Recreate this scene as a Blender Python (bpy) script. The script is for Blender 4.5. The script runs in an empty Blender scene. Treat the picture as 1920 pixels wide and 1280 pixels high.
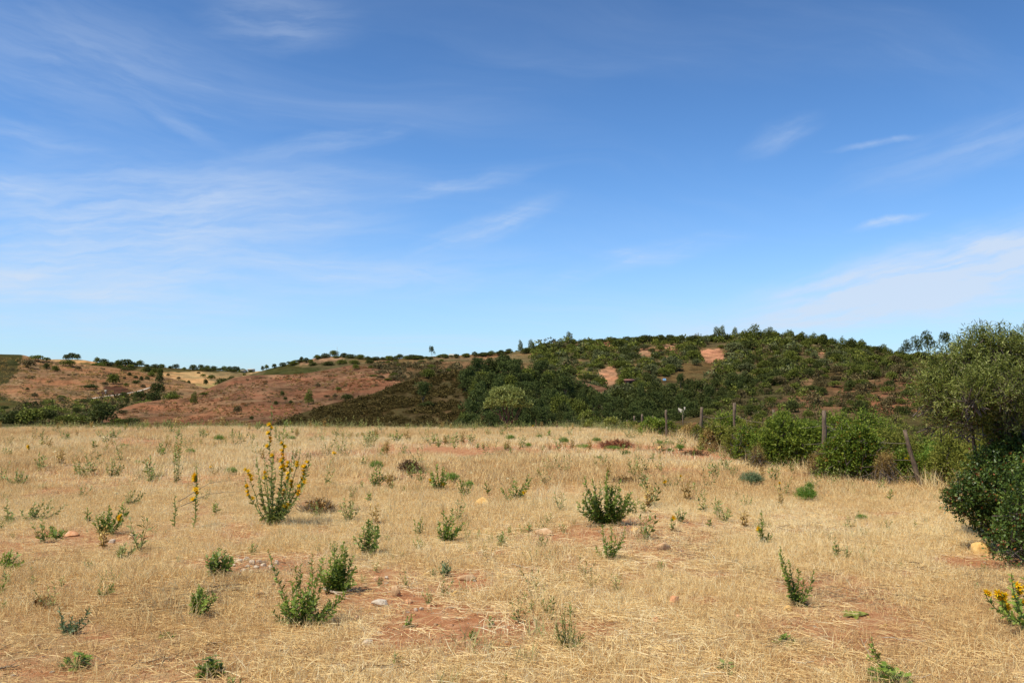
import bpy, math, random
import numpy as np
from mathutils import Vector, Matrix

rng = np.random.default_rng(7)
random.seed(7)
sc = bpy.context.scene
COL = sc.collection

# ------------------------------------------------------------------ camera
CAM_H = 1.6
F = 1550.0                                   # focal length in pixels of the 1920 px wide photograph
PITCH = math.atan2(90, F)
cam_d = bpy.data.cameras.new('camera')
cam_d.sensor_width = 36.0
cam_d.lens = 36.0 * F / 1920.0
cam_d.clip_start = 0.05
cam_d.clip_end = 9000
cam = bpy.data.objects.new('camera', cam_d)
COL.objects.link(cam)
cam.location = (0, 0, CAM_H)
cam.rotation_euler = (math.radians(90) + PITCH, 0, 0)
sc.camera = cam

# ------------------------------------------------------------------ world, sun, exposure
SUN_EL = math.radians(60)
SUN_AZ = math.radians(-122)                  # measured from +Y (view direction) towards +X : behind, left
world = bpy.data.worlds.new('World')
sc.world = world
world.use_nodes = True
nt = world.node_tree
nt.nodes.clear()
sun_d = bpy.data.lights.new('sun', 'SUN')
sun_d.energy = 5.0
sun_d.angle = math.radians(0.53)
sun_d.color = (1.0, 0.95, 0.85)
sun = bpy.data.objects.new('sun', sun_d)
COL.objects.link(sun)
sdir = Vector((math.sin(SUN_AZ) * math.cos(SUN_EL), math.cos(SUN_AZ) * math.cos(SUN_EL), math.sin(SUN_EL)))
sun.rotation_euler = sdir.to_track_quat('Z', 'Y').to_euler()
sun.location = (0, 0, 60)
sc.view_settings.view_transform = 'Standard'
sc.view_settings.look = 'None'
sc.view_settings.gamma = 1
sc.view_settings.exposure = 0.14
sc.view_settings.use_curve_mapping = False
SKY_STRENGTH = 0.089


class NG:
    """small helper to write node graphs as expressions"""
    def __init__(s, tree): s.t = tree
    def n(s, typ, **kw):
        nd = s.t.nodes.new(typ)
        for k, v in kw.items(): setattr(nd, k, v)
        return nd
    def put(s, sock, v):
        if v is None: return
        if isinstance(v, bpy.types.NodeSocket): s.t.links.new(v, sock)
        else: sock.default_value = v
    def math(s, op, a, b=None, c=None, clamp=False):
        nd = s.n('ShaderNodeMath', operation=op, use_clamp=clamp)
        s.put(nd.inputs[0], a); s.put(nd.inputs[1], b)
        if c is not None: s.put(nd.inputs[2], c)
        return nd.outputs[0]
    def noise(s, vec, scale, detail=4, rough=0.55, dist=0.0, dim='3D'):
        nd = s.n('ShaderNodeTexNoise', noise_dimensions=dim)
        s.put(nd.inputs['Vector'], vec); s.put(nd.inputs['Scale'], scale)
        s.put(nd.inputs['Detail'], detail); s.put(nd.inputs['Roughness'], rough); s.put(nd.inputs['Distortion'], dist)
        return nd.outputs[0]
    def ramp(s, fac, stops, interp='LINEAR'):
        nd = s.n('ShaderNodeValToRGB'); cr = nd.color_ramp; cr.interpolation = interp
        while len(cr.elements) < len(stops): cr.elements.new(0.5)
        for e, (p, c) in zip(cr.elements, stops):
            e.position = p; e.color = tuple(c) + (1,) if len(c) == 3 else c
        s.put(nd.inputs[0], fac); return nd.outputs[0]
    def mix(s, fac, a, b, mode='MIX'):
        nd = s.n('ShaderNodeMix', data_type='RGBA', blend_type=mode)
        s.put(nd.inputs[0], fac)
        s.put(nd.inputs[6], a + (1,) if isinstance(a, tuple) and len(a) == 3 else a)
        s.put(nd.inputs[7], b + (1,) if isinstance(b, tuple) and len(b) == 3 else b)
        return nd.outputs[2]
    def mapr(s, v, a, b, c=0.0, d=1.0, smooth=True):
        nd = s.n('ShaderNodeMapRange', interpolation_type='SMOOTHSTEP' if smooth else 'LINEAR')
        for i, q in enumerate((v, a, b, c, d)): s.put(nd.inputs[i], q)
        return nd.outputs[0]
    def comb(s, x, y, z):
        nd = s.n('ShaderNodeCombineXYZ')
        for i, q in enumerate((x, y, z)): s.put(nd.inputs[i], q)
        return nd.outputs[0]
    def sep(s, v):
        nd = s.n('ShaderNodeSeparateXYZ'); s.put(nd.inputs[0], v); return nd.outputs


g = NG(nt)
sky = g.n('ShaderNodeTexSky', sky_type='NISHITA')
sky.sun_disc = False
sky.sun_elevation = SUN_EL
sky.sun_rotation = SUN_AZ
sky.altitude = 0
sky.air_density = 1.0
sky.dust_density = 0.3
sky.ozone_density = 3.0
tc = g.n('ShaderNodeTexCoord')
dx, dy, dz = g.sep(tc.outputs['Generated'])
# cloud sheet coordinates: the view ray cut with a high flat layer
zc = g.math('ADD', g.math('MAXIMUM', dz, 0.0), 0.10)
cu, cv = g.math('DIVIDE', dx, zc), g.math('DIVIDE', dy, zc)
az = g.math('ARCTAN2', dx, dy)
el = g.math('ARCSINE', dz)
warp = g.noise(g.comb(cu, cv, 0.0), 0.55, 3, 0.5)
wv = g.math('MULTIPLY', g.math('SUBTRACT', warp, 0.5), 1.6)
# long streaks running lower-left to upper-right across the sky
a1 = math.radians(24)
su = g.math('ADD', g.math('MULTIPLY', cu, math.cos(a1)), g.math('MULTIPLY', cv, math.sin(a1)))
sv = g.math('SUBTRACT', g.math('MULTIPLY', cv, math.cos(a1)), g.math('MULTIPLY', cu, math.sin(a1)))
sv = g.math('ADD', sv, wv)
streak = g.noise(g.comb(g.math('MULTIPLY', su, 0.42), g.math('MULTIPLY', sv, 1.5), 1.7), 1.0, 7, 0.58, 0.3)
fine = g.noise(g.comb(g.math('MULTIPLY', su, 1.1), g.math('MULTIPLY', sv, 5.0), 4.2), 1.0, 6, 0.6, 0.5)
veil = g.noise(g.comb(g.math('MULTIPLY', cu, 0.35), g.math('MULTIPLY', cv, 0.35), 9.3), 1.0, 3, 0.5)
c1 = g.mapr(streak, 0.47, 0.78)
c2 = g.mapr(fine, 0.42, 0.85)
base_cloud = g.math('MULTIPLY', c1, g.math('ADD', 0.35, g.math('MULTIPLY', c2, 0.65)))


def azel(px, py):
    a = math.atan2(px - 960, F)
    return a, math.atan((730 - py) / F * math.cos(a))


wn = g.math('MULTIPLY', g.math('SUBTRACT', g.noise(tc.outputs['Generated'], 7.0, 5, 0.6), 0.5), 0.035)
wn2 = g.math('MULTIPLY', g.math('SUBTRACT', g.noise(tc.outputs['Generated'], 3.0, 4, 0.6), 0.5), 0.12)


def blob(px, py, w, h, ang, amp, tex, soft=1.0):
    """one patch of cirrus: an ellipse in azimuth and elevation with ragged edges"""
    a0, e0 = azel(px, py)
    u = g.math('SUBTRACT', g.math('ADD', az, wn2), a0)
    v = g.math('SUBTRACT', g.math('ADD', el, wn), e0)
    t = math.radians(ang)
    p = g.math('ADD', g.math('MULTIPLY', u, math.cos(t) / (w / F)), g.math('MULTIPLY', v, math.sin(t) / (w / F)))
    q = g.math('SUBTRACT', g.math('MULTIPLY', v, math.cos(t) / (h / F)), g.math('MULTIPLY', u, math.sin(t) / (h / F)))
    d = g.math('SQRT', g.math('ADD', g.math('MULTIPLY', p, p), g.math('MULTIPLY', q, q)))
    m = g.mapr(d, 0.0, 1.0 * soft, 1.0, 0.0)
    # fine fibres drawn along the patch
    fb_ = g.noise(g.comb(g.math('MULTIPLY', p, w / F * 9), g.math('MULTIPLY', q, h / F * 62), px * .01), 1.0, 6, 0.60, 0.25)
    return g.math('MULTIPLY', g.math('MULTIPLY', m, amp * 1.25), g.math('MULTIPLY', tex, g.mapr(fb_, .30, .70, .22, 1.0)))


tex_s = g.math('ADD', 0.45, g.math('MULTIPLY', c2, 0.9))
tex_w = g.math('ADD', 0.62, g.math('MULTIPLY', g.mapr(streak, 0.3, 0.7), 0.45))
cl = g.math('MULTIPLY', base_cloud, 0.20)
for b in ((1800, 505, 560, 85, 11, 0.85, tex_w), (1900, 560, 800, 60, 3, 0.35, tex_w),
          (1690, 408, 85, 13, 10, 0.75, tex_s), (1650, 262, 90, 9, 3, 0.4, tex_s),
          (1475, 248, 110, 34, 16, 0.42, tex_s), (1820, 270, 260, 60, 14, 0.2, tex_w),
          (250, 450, 560, 190, 6, 0.52, tex_w), (1780, 520, 700, 75, 9, 0.38, tex_w), (120, 560, 560, 110, 4, 0.26, tex_w),
          (60, 250, 170, 32, -4, 0.45, tex_s), (20, 345, 130, 45, -4, 0.34, tex_s),
          (600, 268, 210, 28, 14, 0.46, tex_s), (900, 425, 190, 36, 20, 0.55, tex_s), (830, 345, 220, 26, 10, 0.3, tex_s),
          (640, 500, 320, 40, -6, 0.35, tex_s), (520, 30, 200, 75, 4, 0.22, tex_w),
          (150, 120, 420, 190, -10, 0.15, tex_w), (400, 400, 420, 120, 14, 0.20, tex_w), (760, 520, 420, 60, 8, 0.22, tex_w), (350, 230, 120, 22, -25, 0.28, tex_s),
          (1180, 490, 240, 34, 12, 0.40, tex_s), (560, 345, 240, 60, 8, 0.2, tex_s)):
    cl = g.math('ADD', cl, blob(*b))
# thin milky veil towards the horizon
low = g.mapr(el, 0.0, 0.34, 1.0, 0.0)
cl = g.math('ADD', cl, g.math('MULTIPLY', g.math('MULTIPLY', low, low), g.math('ADD', 0.12, g.math('MULTIPLY', g.math('ADD', veil, streak), 0.24))))
cl = g.math('MINIMUM', g.math('MAXIMUM', cl, 0.0), 0.86)
dk = g.mapr(el, 0.10, 0.62, 1.07, 0.72)
bg_col = g.mix(1.0, sky.outputs[0], (0.84, 1.26, 1.68), 'MULTIPLY')
bg_col = g.mix(1.0, bg_col, g.comb(dk, dk, dk), 'MULTIPLY')
sky_col = g.mix(cl, bg_col, (6.7, 7.7, 9.2))
bgn = g.n('ShaderNodeBackground')
g.put(bgn.inputs[0], sky_col)
bgn.inputs[1].default_value = SKY_STRENGTH
wo = g.n('ShaderNodeOutputWorld')
nt.links.new(bgn.outputs[0], wo.inputs[0])


# ------------------------------------------------------------------ maths helpers
def pt(px, py, Y):
    """world point seen at photograph pixel (px, py) at distance Y in front of the camera"""
    v = (640 - np.asarray(py, float)) / F
    u = (np.asarray(px, float) - 960) / F
    den = math.cos(PITCH) - v * math.sin(PITCH)
    return np.stack(np.broadcast_arrays(Y * u / den, Y, CAM_H + Y * (math.sin(PITCH) + v * math.cos(PITCH)) / den), -1)


def _hash(ix, iy, seed):
    h = (ix.astype(np.int64) * 374761393 + iy.astype(np.int64) * 668265263 + seed * 974634777) & 0xffffffff
    h = ((h ^ (h >> 13)) * 1274126177) & 0xffffffff
    return ((h ^ (h >> 16)) & 0xffff) / 65535.0


def vnoise(x, y, seed=0):
    x = np.asarray(x, float); y = np.asarray(y, float)
    ix, iy = np.floor(x), np.floor(y)
    fx, fy = x - ix, y - iy
    fx = fx * fx * (3 - 2 * fx); fy = fy * fy * (3 - 2 * fy)
    a, b = _hash(ix, iy, seed), _hash(ix + 1, iy, seed)
    c, d = _hash(ix, iy + 1, seed), _hash(ix + 1, iy + 1, seed)
    return (a + (b - a) * fx) * (1 - fy) + (c + (d - c) * fx) * fy


def fbm(x, y, seed=0, octaves=4, gain=0.5):
    """value noise, roughly -1..1"""
    t, amp, tot = 0, 1.0, 0
    for o in range(octaves):
        t = t + amp * (vnoise(x * 2 ** o + 17.3 * o, y * 2 ** o - 9.1 * o, seed + o) * 2 - 1)
        tot += amp; amp *= gain
    return t / tot


def sstep(v, a, b):
    t = np.clip((v - a) / (b - a), 0, 1)
    return t * t * (3 - 2 * t)


def inpoly(px, py, poly):
    r = np.zeros(np.broadcast(px, py).shape, bool)
    n = len(poly)
    for i in range(n):
        x1, y1 = poly[i]; x2, y2 = poly[(i + 1) % n]
        if y1 == y2: continue
        c = (y1 > py) != (y2 > py)
        r ^= c & (px < (x2 - x1) * (py - y1) / (y2 - y1) + x1)
    return r


# ------------------------------------------------------------------ mesh helpers
class MB:
    """collects vertices, faces (any size), a per-vertex tint and material slots, then makes one mesh"""
    def __init__(s): s.V, s.Fc, s.T, s.n = [], [], [], 0
    def add(s, V, Fa, tint=0.5, mat=0):
        V = np.asarray(V, np.float32).reshape(-1, 3)
        for A in (Fa if isinstance(Fa, list) else [Fa]):
            A = np.asarray(A, np.int64)
            if len(A): s.Fc.append((A + s.n, mat))
        s.V.append(V)
        s.T.append(np.broadcast_to(np.asarray(tint, np.float32), (len(V),)))
        s.n += len(V)
    def mesh(s, name, mats, smooth=False, colors=None):
        me = bpy.data.meshes.new(name)
        V = np.concatenate(s.V)
        me.vertices.add(len(V)); me.vertices.foreach_set('co', V.ravel())
        loops = np.concatenate([A.ravel() for A, m in s.Fc])
        tot = np.concatenate([np.full(len(A), A.shape[1]) for A, m in s.Fc])
        mi = np.concatenate([np.full(len(A), m) for A, m in s.Fc])
        start = np.concatenate([[0], np.cumsum(tot)[:-1]])
        me.loops.add(len(loops)); me.loops.foreach_set('vertex_index', loops.astype(np.int32))
        me.polygons.add(len(tot))
        me.polygons.foreach_set('loop_start', start.astype(np.int32))
        me.polygons.foreach_set('material_index', mi.astype(np.int32))
        if smooth: me.polygons.foreach_set('use_smooth', np.ones(len(tot), bool))
        a = me.attributes.new('tint', 'FLOAT', 'POINT'); a.data.foreach_set('value', np.concatenate(s.T).astype(np.float32))
        if colors is not None:
            c = me.attributes.new('paint', 'FLOAT_COLOR', 'POINT')
            c.data.foreach_set('color', np.concatenate([colors, np.ones((len(colors), 1))], 1).astype(np.float32).ravel())
        for m in (mats if isinstance(mats, (list, tuple)) else [mats]): me.materials.append(m)
        me.update(calc_edges=True); me.validate()
        return me


def link(name, me, parent=None, loc=None):
    o = bpy.data.objects.new(name, me); COL.objects.link(o)
    if parent is not None: o.parent = parent
    if loc is not None: o.location = tuple(float(q) for q in loc)
    return o


def thing(name, label, cat, loc, group=None, rz=0.0, me=None):
    o = bpy.data.objects.new(name, me); COL.objects.link(o)
    o.location = tuple(float(q) for q in loc); o.rotation_euler = (0, 0, rz)
    o['label'] = label; o['category'] = cat
    if group: o['group'] = group
    return o


def norm(v): return v / np.maximum(np.linalg.norm(v, axis=-1, keepdims=True), 1e-9)


def rdir(n, r=None):
    return norm((r or rng).normal(size=(n, 3)))


def basis(d, up=None, r=None):
    """rotation matrices whose Y axis is d; Z leans towards up (random if None)"""
    d = norm(d)
    if up is None: up = rdir(len(d), r)
    x = norm(np.cross(d, up)); z = np.cross(x, d)
    return np.stack([x, d, z], -1)


def stamp(TV, TF, R, T, S):
    """copies of a template (verts TV, faces TF) under rotations R, places T and scales S"""
    N, n = len(T), len(TV)
    S = np.asarray(S, float)
    S = S[:, None, None] if S.ndim == 1 else S[:, None, :]
    V = np.einsum('nij,nkj->nki', R, TV[None] * S) + T[:, None, :]
    off = (np.arange(N) * n)[:, None, None]
    fs = TF if isinstance(TF, list) else [TF]
    return V.reshape(-1, 3), [(A[None] + off).reshape(-1, A.shape[1]) for A in fs], n


LEAF = (np.array([[0, 0, 0], [.5, .42, .06], [0, 1, -.06], [-.5, .42, .06]], float), np.array([[0, 1, 2, 3]]))
# ragged spiny leaf of a thistle
SP = np.array([[0, 0, 0], [.10, .16, .02], [.34, .28, .10], [.11, .36, .02], [.32, .52, .08], [.09, .60, 0], [.2, .78, .04],
               [0, 1, -.06], [-.2, .78, .04], [-.09, .60, 0], [-.32, .52, .08], [-.11, .36, .02], [-.34, .28, .10], [-.10, .16, .02]], float)
SPIKY = (SP, [np.array([[0, 1, 13, 0]])[:, :3], np.array([[1, 2, 3], [13, 11, 12], [3, 4, 5], [11, 9, 10], [5, 6, 7], [9, 7, 8], [5, 7, 9]]),
              np.array([[1, 3, 11, 13], [3, 5, 9, 11]])])


def tube(path, rad, sides=5, cap=True):
    path = np.asarray(path, float); n = len(path)
    rad = np.broadcast_to(np.asarray(rad, float), (n,))
    t = norm(np.gradient(path, axis=0))
    up = np.where(np.abs(t[:, 2:3]) > .9, np.array([[1., 0, 0]]), np.array([[0, 0, 1.]]))
    a = norm(np.cross(t, up)); b = np.cross(t, a)
    th = np.arange(sides) * 2 * math.pi / sides
    V = path[:, None] + rad[:, None, None] * (np.cos(th)[None, :, None] * a[:, None] + np.sin(th)[None, :, None] * b[:, None])
    i = np.arange(n - 1)[:, None] * sides; j = np.arange(sides)[None]; k = (j + 1) % sides
    Fq = np.stack([i + j, i + k, i + sides + k, i + sides + j], -1).reshape(-1, 4)
    fs = [Fq]
    if cap: fs.append(np.array([np.arange(sides)[::-1], (n - 1) * sides + np.arange(sides)]))
    return V.reshape(-1, 3), fs


def curve(p0, d0, length, n=6, bend=(0, 0, 0), wob=0.06, r=None):
    r = r or rng
    p = np.asarray(p0, float); d = norm(np.asarray(d0, float)); out = [p]
    for i in range(n - 1):
        d = norm(d + np.asarray(bend) / (n - 1) + r.normal(size=3) * wob)
        p = p + d * length / (n - 1); out.append(p)
    return np.array(out)


# ------------------------------------------------------------------ materials
def new_mat(name):
    m = bpy.data.materials.new(name); m.use_nodes = True
    m.node_tree.nodes.clear()
    return m, NG(m.node_tree)


def finish(m, gg, col, rough=0.85, bump=None, bump_d=0.02, bump_s=0.5, spec=0.25, transl=0.0, disp=None):
    p = gg.n('ShaderNodeBsdfPrincipled')
    gg.put(p.inputs['Base Color'], col if not isinstance(col, tuple) else col + (1,))
    gg.put(p.inputs['Roughness'], rough)
    p.inputs['Specular IOR Level'].default_value = spec
    if bump is not None:
        b = gg.n('ShaderNodeBump'); b.inputs['Strength'].default_value = bump_s; b.inputs['Distance'].default_value = bump_d
        gg.put(b.inputs['Height'], bump); gg.t.links.new(b.outputs[0], p.inputs['Normal'])
    out = gg.n('ShaderNodeOutputMaterial'); sh = p.outputs[0]
    if transl > 0:
        tr = gg.n('ShaderNodeBsdfTranslucent'); gg.put(tr.inputs[0], col if not isinstance(col, tuple) else col + (1,))
        mx = gg.n('ShaderNodeMixShader'); mx.inputs[0].default_value = transl
        gg.t.links.new(p.outputs[0], mx.inputs[1]); gg.t.links.new(tr.outputs[0], mx.inputs[2]); sh = mx.outputs[0]
    gg.t.links.new(sh, out.inputs[0])
    return m


def attr(gg, name, typ='GEOMETRY', out=2):
    a = gg.n('ShaderNodeAttribute', attribute_name=name, attribute_type=typ)
    return a.outputs[out]


def leaf_mat(name, stops, transl=0.22, rough=0.5, spec=0.3, inst=False, vary=0.35):
    m, q = new_mat(name)
    t = attr(q, 'tint')
    if inst:
        t = q.math('ADD', q.math('MULTIPLY', t, 0.5), q.math('MULTIPLY', attr(q, 'itint', 'INSTANCER'), 0.5))
    if not inst: stops = [(p_, (min(.95, k_[0] * 1.10), k_[1], k_[2] * .66)) for p_, k_ in stops]
    c = q.ramp(t, stops)
    oi = q.n('ShaderNodeObjectInfo')
    k = q.math('ADD', (1.14 if name.startswith('far_') or name.startswith('euca') else 1.0) - vary / 2, q.math('MULTIPLY', oi.outputs['Random'], vary))
    c = q.mix(1.0, c, q.comb(k, k, k), 'MULTIPLY')
    return finish(m, q, c, rough=rough, spec=spec, transl=transl)


def bark_mat(name, c1, c2, scale=18):
    m, q = new_mat(name)
    tcn = q.n('ShaderNodeTexCoord')
    x, y, z = q.sep(tcn.outputs['Object'])
    n = q.noise(q.comb(q.math('MULTIPLY', x, 4.0), q.math('MULTIPLY', y, 4.0), z), scale, 5, 0.65)
    return finish(m, q, q.ramp(n, [(0.3, c1), (0.7, c2)]), rough=0.9, bump=n, bump_d=0.01, bump_s=0.8)


M = {}
M['bark'] = bark_mat('grey_brown_bark', (0.07, 0.05, 0.035), (0.2, 0.155, 0.12))
M['bark_red'] = bark_mat('reddish_bark', (0.07, 0.03, 0.02), (0.2, 0.10, 0.07))
M['post'] = bark_mat('weathered_post_wood', (0.06, 0.04, 0.026), (0.235, 0.165, 0.105), 10)
M['dead'] = bark_mat('dead_stem', (0.13, 0.09, 0.05), (0.42, 0.33, 0.21), 30)
M['stick'] = bark_mat('dry_stick', (0.3, 0.22, 0.14), (0.6, 0.5, 0.36), 30)
M['deadred'] = bark_mat('red_dead_twigs', (0.16, 0.05, 0.025), (0.36, 0.14, 0.08), 12)
M['deadbrown'] = bark_mat('brown_dead_twigs', (0.08, 0.05, 0.025), (0.24, 0.14, 0.08), 12)
M['olive_leaf'] = leaf_mat('wild_olive_leaf', [(0, (.06, .085, .02)), (.45, (.20, .25, .075)), (.8, (.37, .44, .18)), (1, (.55, .61, .34))], .42, .6, .08)
M['olive_tree_leaf'] = leaf_mat('olive_tree_leaf', [(0, (.13, .165, .06)), (.5, (.29, .34, .13)), (1, (.48, .52, .24))], .28, .5, .2)
M['holm_leaf'] = leaf_mat('dark_shrub_leaf', [(0, (.025, .05, .012)), (.6, (.08, .14, .03)), (.93, (.17, .25, .06)), (.99, (.25, .08, .03))], .2, .45, .3)
M['mastic'] = leaf_mat('mastic_leaf', [(0, (.06, .105, .016)), (.5, (.175, .25, .042)), (1, (.36, .44, .09))], .4, .5, .2, vary=.2)
M['mastic_dark'] = leaf_mat('dark_mastic_leaf', [(0, (.06, .10, .014)), (.5, (.14, .215, .032)), (.9, (.27, .34, .06)), (1, (.34, .16, .05))], .35, .5, .2, vary=.2)
M['bush_olive'] = leaf_mat('dull_green_bush_leaf', [(0, (.08, .10, .02)), (.5, (.19, .215, .05)), (1, (.34, .35, .11))], .35, .6, .1, vary=.3)
M['bush_yellow'] = leaf_mat('yellow_green_bush_leaf', [(0, (.11, .13, .03)), (.5, (.22, .25, .06)), (1, (.42, .42, .13))], .25, .5)
M['bush_dry'] = leaf_mat('dry_brush', [(0, (.18, .12, .055)), (.5, (.36, .26, .12)), (1, (.58, .46, .25))], .25, .9, .05)
M['deadred_tuft'] = leaf_mat('reddish_tussock', [(0, (.09, .04, .02)), (.5, (.2, .09, .045)), (1, (.36, .2, .1))], .1, .9, .05)
M['far_dark'] = leaf_mat('far_tree_dark', [(0, (.032, .042, .014)), (.5, (.068, .085, .028)), (1, (.13, .155, .05))], .2, .7, .15)
M['far_green'] = leaf_mat('far_tree_green', [(0, (.06, .072, .016)), (.5, (.125, .15, .036)), (1, (.21, .25, .065))], .2, .7, .15)
M['far_grey'] = leaf_mat('far_tree_grey_green', [(0, (.06, .07, .04)), (.5, (.115, .135, .07)), (1, (.19, .21, .12))], .12, .7, .15)
M['far_dry'] = leaf_mat('far_dry_bush', [(0, (.06, .05, .025)), (.5, (.115, .095, .045)), (1, (.2, .16, .085))], .1, .7)
M['euc'] = leaf_mat('eucalyptus_leaf', [(0, (.026, .04, .013)), (.5, (.06, .084, .027)), (1, (.12, .155, .05))], .12, .65, .15)
M['weed'] = leaf_mat('weed_leaf', [(0, (.06, .105, .016)), (.5, (.145, .225, .04)), (1, (.30, .40, .11))], .3, .5)
M['weed_grey'] = leaf_mat('grey_green_weed_leaf', [(0, (.08, .11, .03)), (.5, (.18, .24, .075)), (1, (.36, .42, .19))], .28, .55)
M['weed_pale'] = leaf_mat('pale_spindly_leaf', [(0, (.12, .14, .05)), (.5, (.22, .25, .10)), (1, (.4, .4, .2))], .25, .6)
M['tuft'] = leaf_mat('feathery_green', [(0, (.07, .15, .02)), (.5, (.14, .27, .04)), (1, (.27, .42, .09))], .3, .5)
M['tuft_blue'] = leaf_mat('blue_green_tuft', [(0, (.05, .09, .05)), (.5, (.11, .18, .11)), (1, (.22, .3, .2))], .25, .5)
M['rosette'] = leaf_mat('yellow_green_rosette', [(0, (.13, .16, .03)), (.5, (.24, .27, .06)), (1, (.38, .40, .14))], .25, .5)
M['petal'] = leaf_mat('yellow_petal', [(0, (.80, .44, .005)), (.5, (.88, .60, .012)), (1, (.93, .72, .03))], .3, .6, vary=.12)
M['petal_old'] = leaf_mat('orange_petal', [(0, (.5, .22, .01)), (.5, (.70, .36, .015)), (1, (.8, .5, .03))], .3, .6, vary=.12)
M['white_petal'] = leaf_mat('white_umbel', [(0, (.6, .58, .5)), (1, (.85, .84, .78))], .3, .7, vary=.05)
STRAW = [(0, (.36, .19, .075)), (.25, (.66, .43, .18)), (.6, (.87, .665, .31)), (1, (.94, .85, .57))]
M['straw'] = leaf_mat('dry_grass_leaf', STRAW, .3, .85, .05, inst=True, vary=.0)
M['straw_green'] = leaf_mat('fading_green_grass', [(0, (.2, .2, .06)), (.5, (.34, .33, .12)), (1, (.5, .46, .2))], .2, .75, .12, inst=True, vary=0)
M['thatch'] = leaf_mat('old_thatch', [(0, (.10, .065, .035)), (.5, (.24, .165, .09)), (1, (.45, .34, .2))], .1, .9, .05, inst=True, vary=0)
M['seedhead'] = leaf_mat('seed_heads', [(0, (.5, .34, .15)), (1, (.85, .68, .38))], .25, .8, .1, inst=True, vary=0)


def rock_mat(name, c1, c2, c3):
    m, q = new_mat(name)
    tcn = q.n('ShaderNodeTexCoord'); oi = q.n('ShaderNodeObjectInfo')
    v = q.n('ShaderNodeVectorMath', operation='ADD'); q.put(v.inputs[0], tcn.outputs['Object']); q.put(v.inputs[1], oi.outputs['Random'])
    n = q.noise(v.outputs[0], 11, 7, 0.65); n2 = q.noise(v.outputs[0], 42, 5, 0.7)
    c = q.ramp(n, [(.32, c1), (.5, c2), (.68, c3)])
    c = q.mix(q.mapr(n2, .55, .7), c, tuple(k * .6 for k in c1))
    return finish(m, q, c, .9, bump=q.math('ADD', n, n2), bump_d=.012, bump_s=.8)


M['rock_pink'] = rock_mat('pinkish_limestone', (.38, .20, .09), (.54, .33, .16), (.66, .48, .28))
M['rock_yellow'] = rock_mat('yellow_stone', (.5, .26, .07), (.66, .4, .13), (.74, .52, .22))
M['rock_orange'] = rock_mat('orange_stone', (.45, .18, .07), (.6, .3, .14), (.68, .44, .28))
M['rock_white'] = rock_mat('white_stone', (.36, .25, .15), (.52, .40, .27), (.66, .55, .41))

# field soil: red earth, straw dust, clods
m, q = new_mat('field_soil')
tcn = q.n('ShaderNodeTexCoord'); O = tcn.outputs['Object']
paint = attr(q, 'paint', out=0)
n1 = q.noise(O, 1.1, 6, .6); n2 = q.noise(O, 9, 6, .7); n3 = q.noise(O, 55, 4, .7); n4 = q.noise(O, 190, 3, .7)
soil = q.ramp(q.math('ADD', q.math('MULTIPLY', n2, .65), q.math('MULTIPLY', n3, .35)),
              [(.34, (.24, .09, .035)), (.5, (.42, .18, .075)), (.66, (.56, .31, .15))])
dust = q.ramp(n3, [(.36, (.24, .14, .065)), (.5, (.43, .28, .12)), (.66, (.66, .48, .24))])
lit = q.ramp(n4, [(.42, (.2, .11, .05)), (.6, (.72, .54, .28))])
dust = q.mix(.45, dust, lit)
cover = q.math('MULTIPLY', q.mapr(q.math('ADD', q.math('ADD', q.math('MULTIPLY', q.math('SUBTRACT', n2, .5), 1.6), q.math('MULTIPLY', q.math('SUBTRACT', n3, .5), 1.6)), q.sep(paint)[0]), .15, 1.1), .85)
col = q.mix(cover, soil, dust)
col = q.mix(q.math('MULTIPLY', q.mapr(q.sep(paint)[1], .25, .8), .75), col, (.13, .13, .045))
M['soil'] = finish(m, q, col, .95, bump=q.math('ADD', q.math('MULTIPLY', n2, .6), q.math('ADD', q.math('MULTIPLY', n3, .35), q.math('MULTIPLY', n4, .12))), bump_d=.05, bump_s=.9, spec=.1)

# hills: the plant cover and bare earth of each slope is a vertex colour, the material breaks it up
m, q = new_mat('hillside')
tcn = q.n('ShaderNodeTexCoord'); O = tcn.outputs['Object']
paint = attr(q, 'paint', out=0); rough_ = attr(q, 'tint')
x, y, z = q.sep(O)
OS = q.comb(x, q.math('MULTIPLY', y, .6), q.math('MULTIPLY', z, 4.5))
n1 = q.noise(O, .035, 5, .6); n2 = q.noise(OS, .16, 7, .7, .6); n3 = q.noise(O, 1.1, 5, .72)
vo = q.n('ShaderNodeTexVoronoi', feature='F1'); q.put(vo.inputs['Vector'], O); vo.inputs['Scale'].default_value = .55
vd = vo.outputs['Distance']
k = q.math('ADD', q.mapr(n2, .34, .66, .68, 1.38), q.math('ADD', q.mapr(n3, .34, .66, -.3, .3), q.mapr(n1, .35, .65, -.14, .14)))
c = q.mix(1.0, paint, q.comb(k, k, k), 'MULTIPLY')
warm = q.mix(1.0, c, (1.25, .82, .7), 'MULTIPLY')
c = q.mix(q.math('MULTIPLY', q.mapr(n1, .42, .62), .55), c, warm)
sp = q.math('MULTIPLY', q.mapr(q.math('ADD', n3, q.math('MULTIPLY', n2, .7)), .82, 1.0), q.math('ADD', rough_, .15))
c = q.mix(q.math('MULTIPLY', sp, .75), c, (.05, .05, .02))
M['hill'] = finish(m, q, c, 1.0, bump=q.math('ADD', q.math('MULTIPLY', n2, 1.0), q.math('SUBTRACT', n3, q.math('MULTIPLY', vd, .25))), bump_d=1.1, bump_s=.75, spec=.0)


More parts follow.
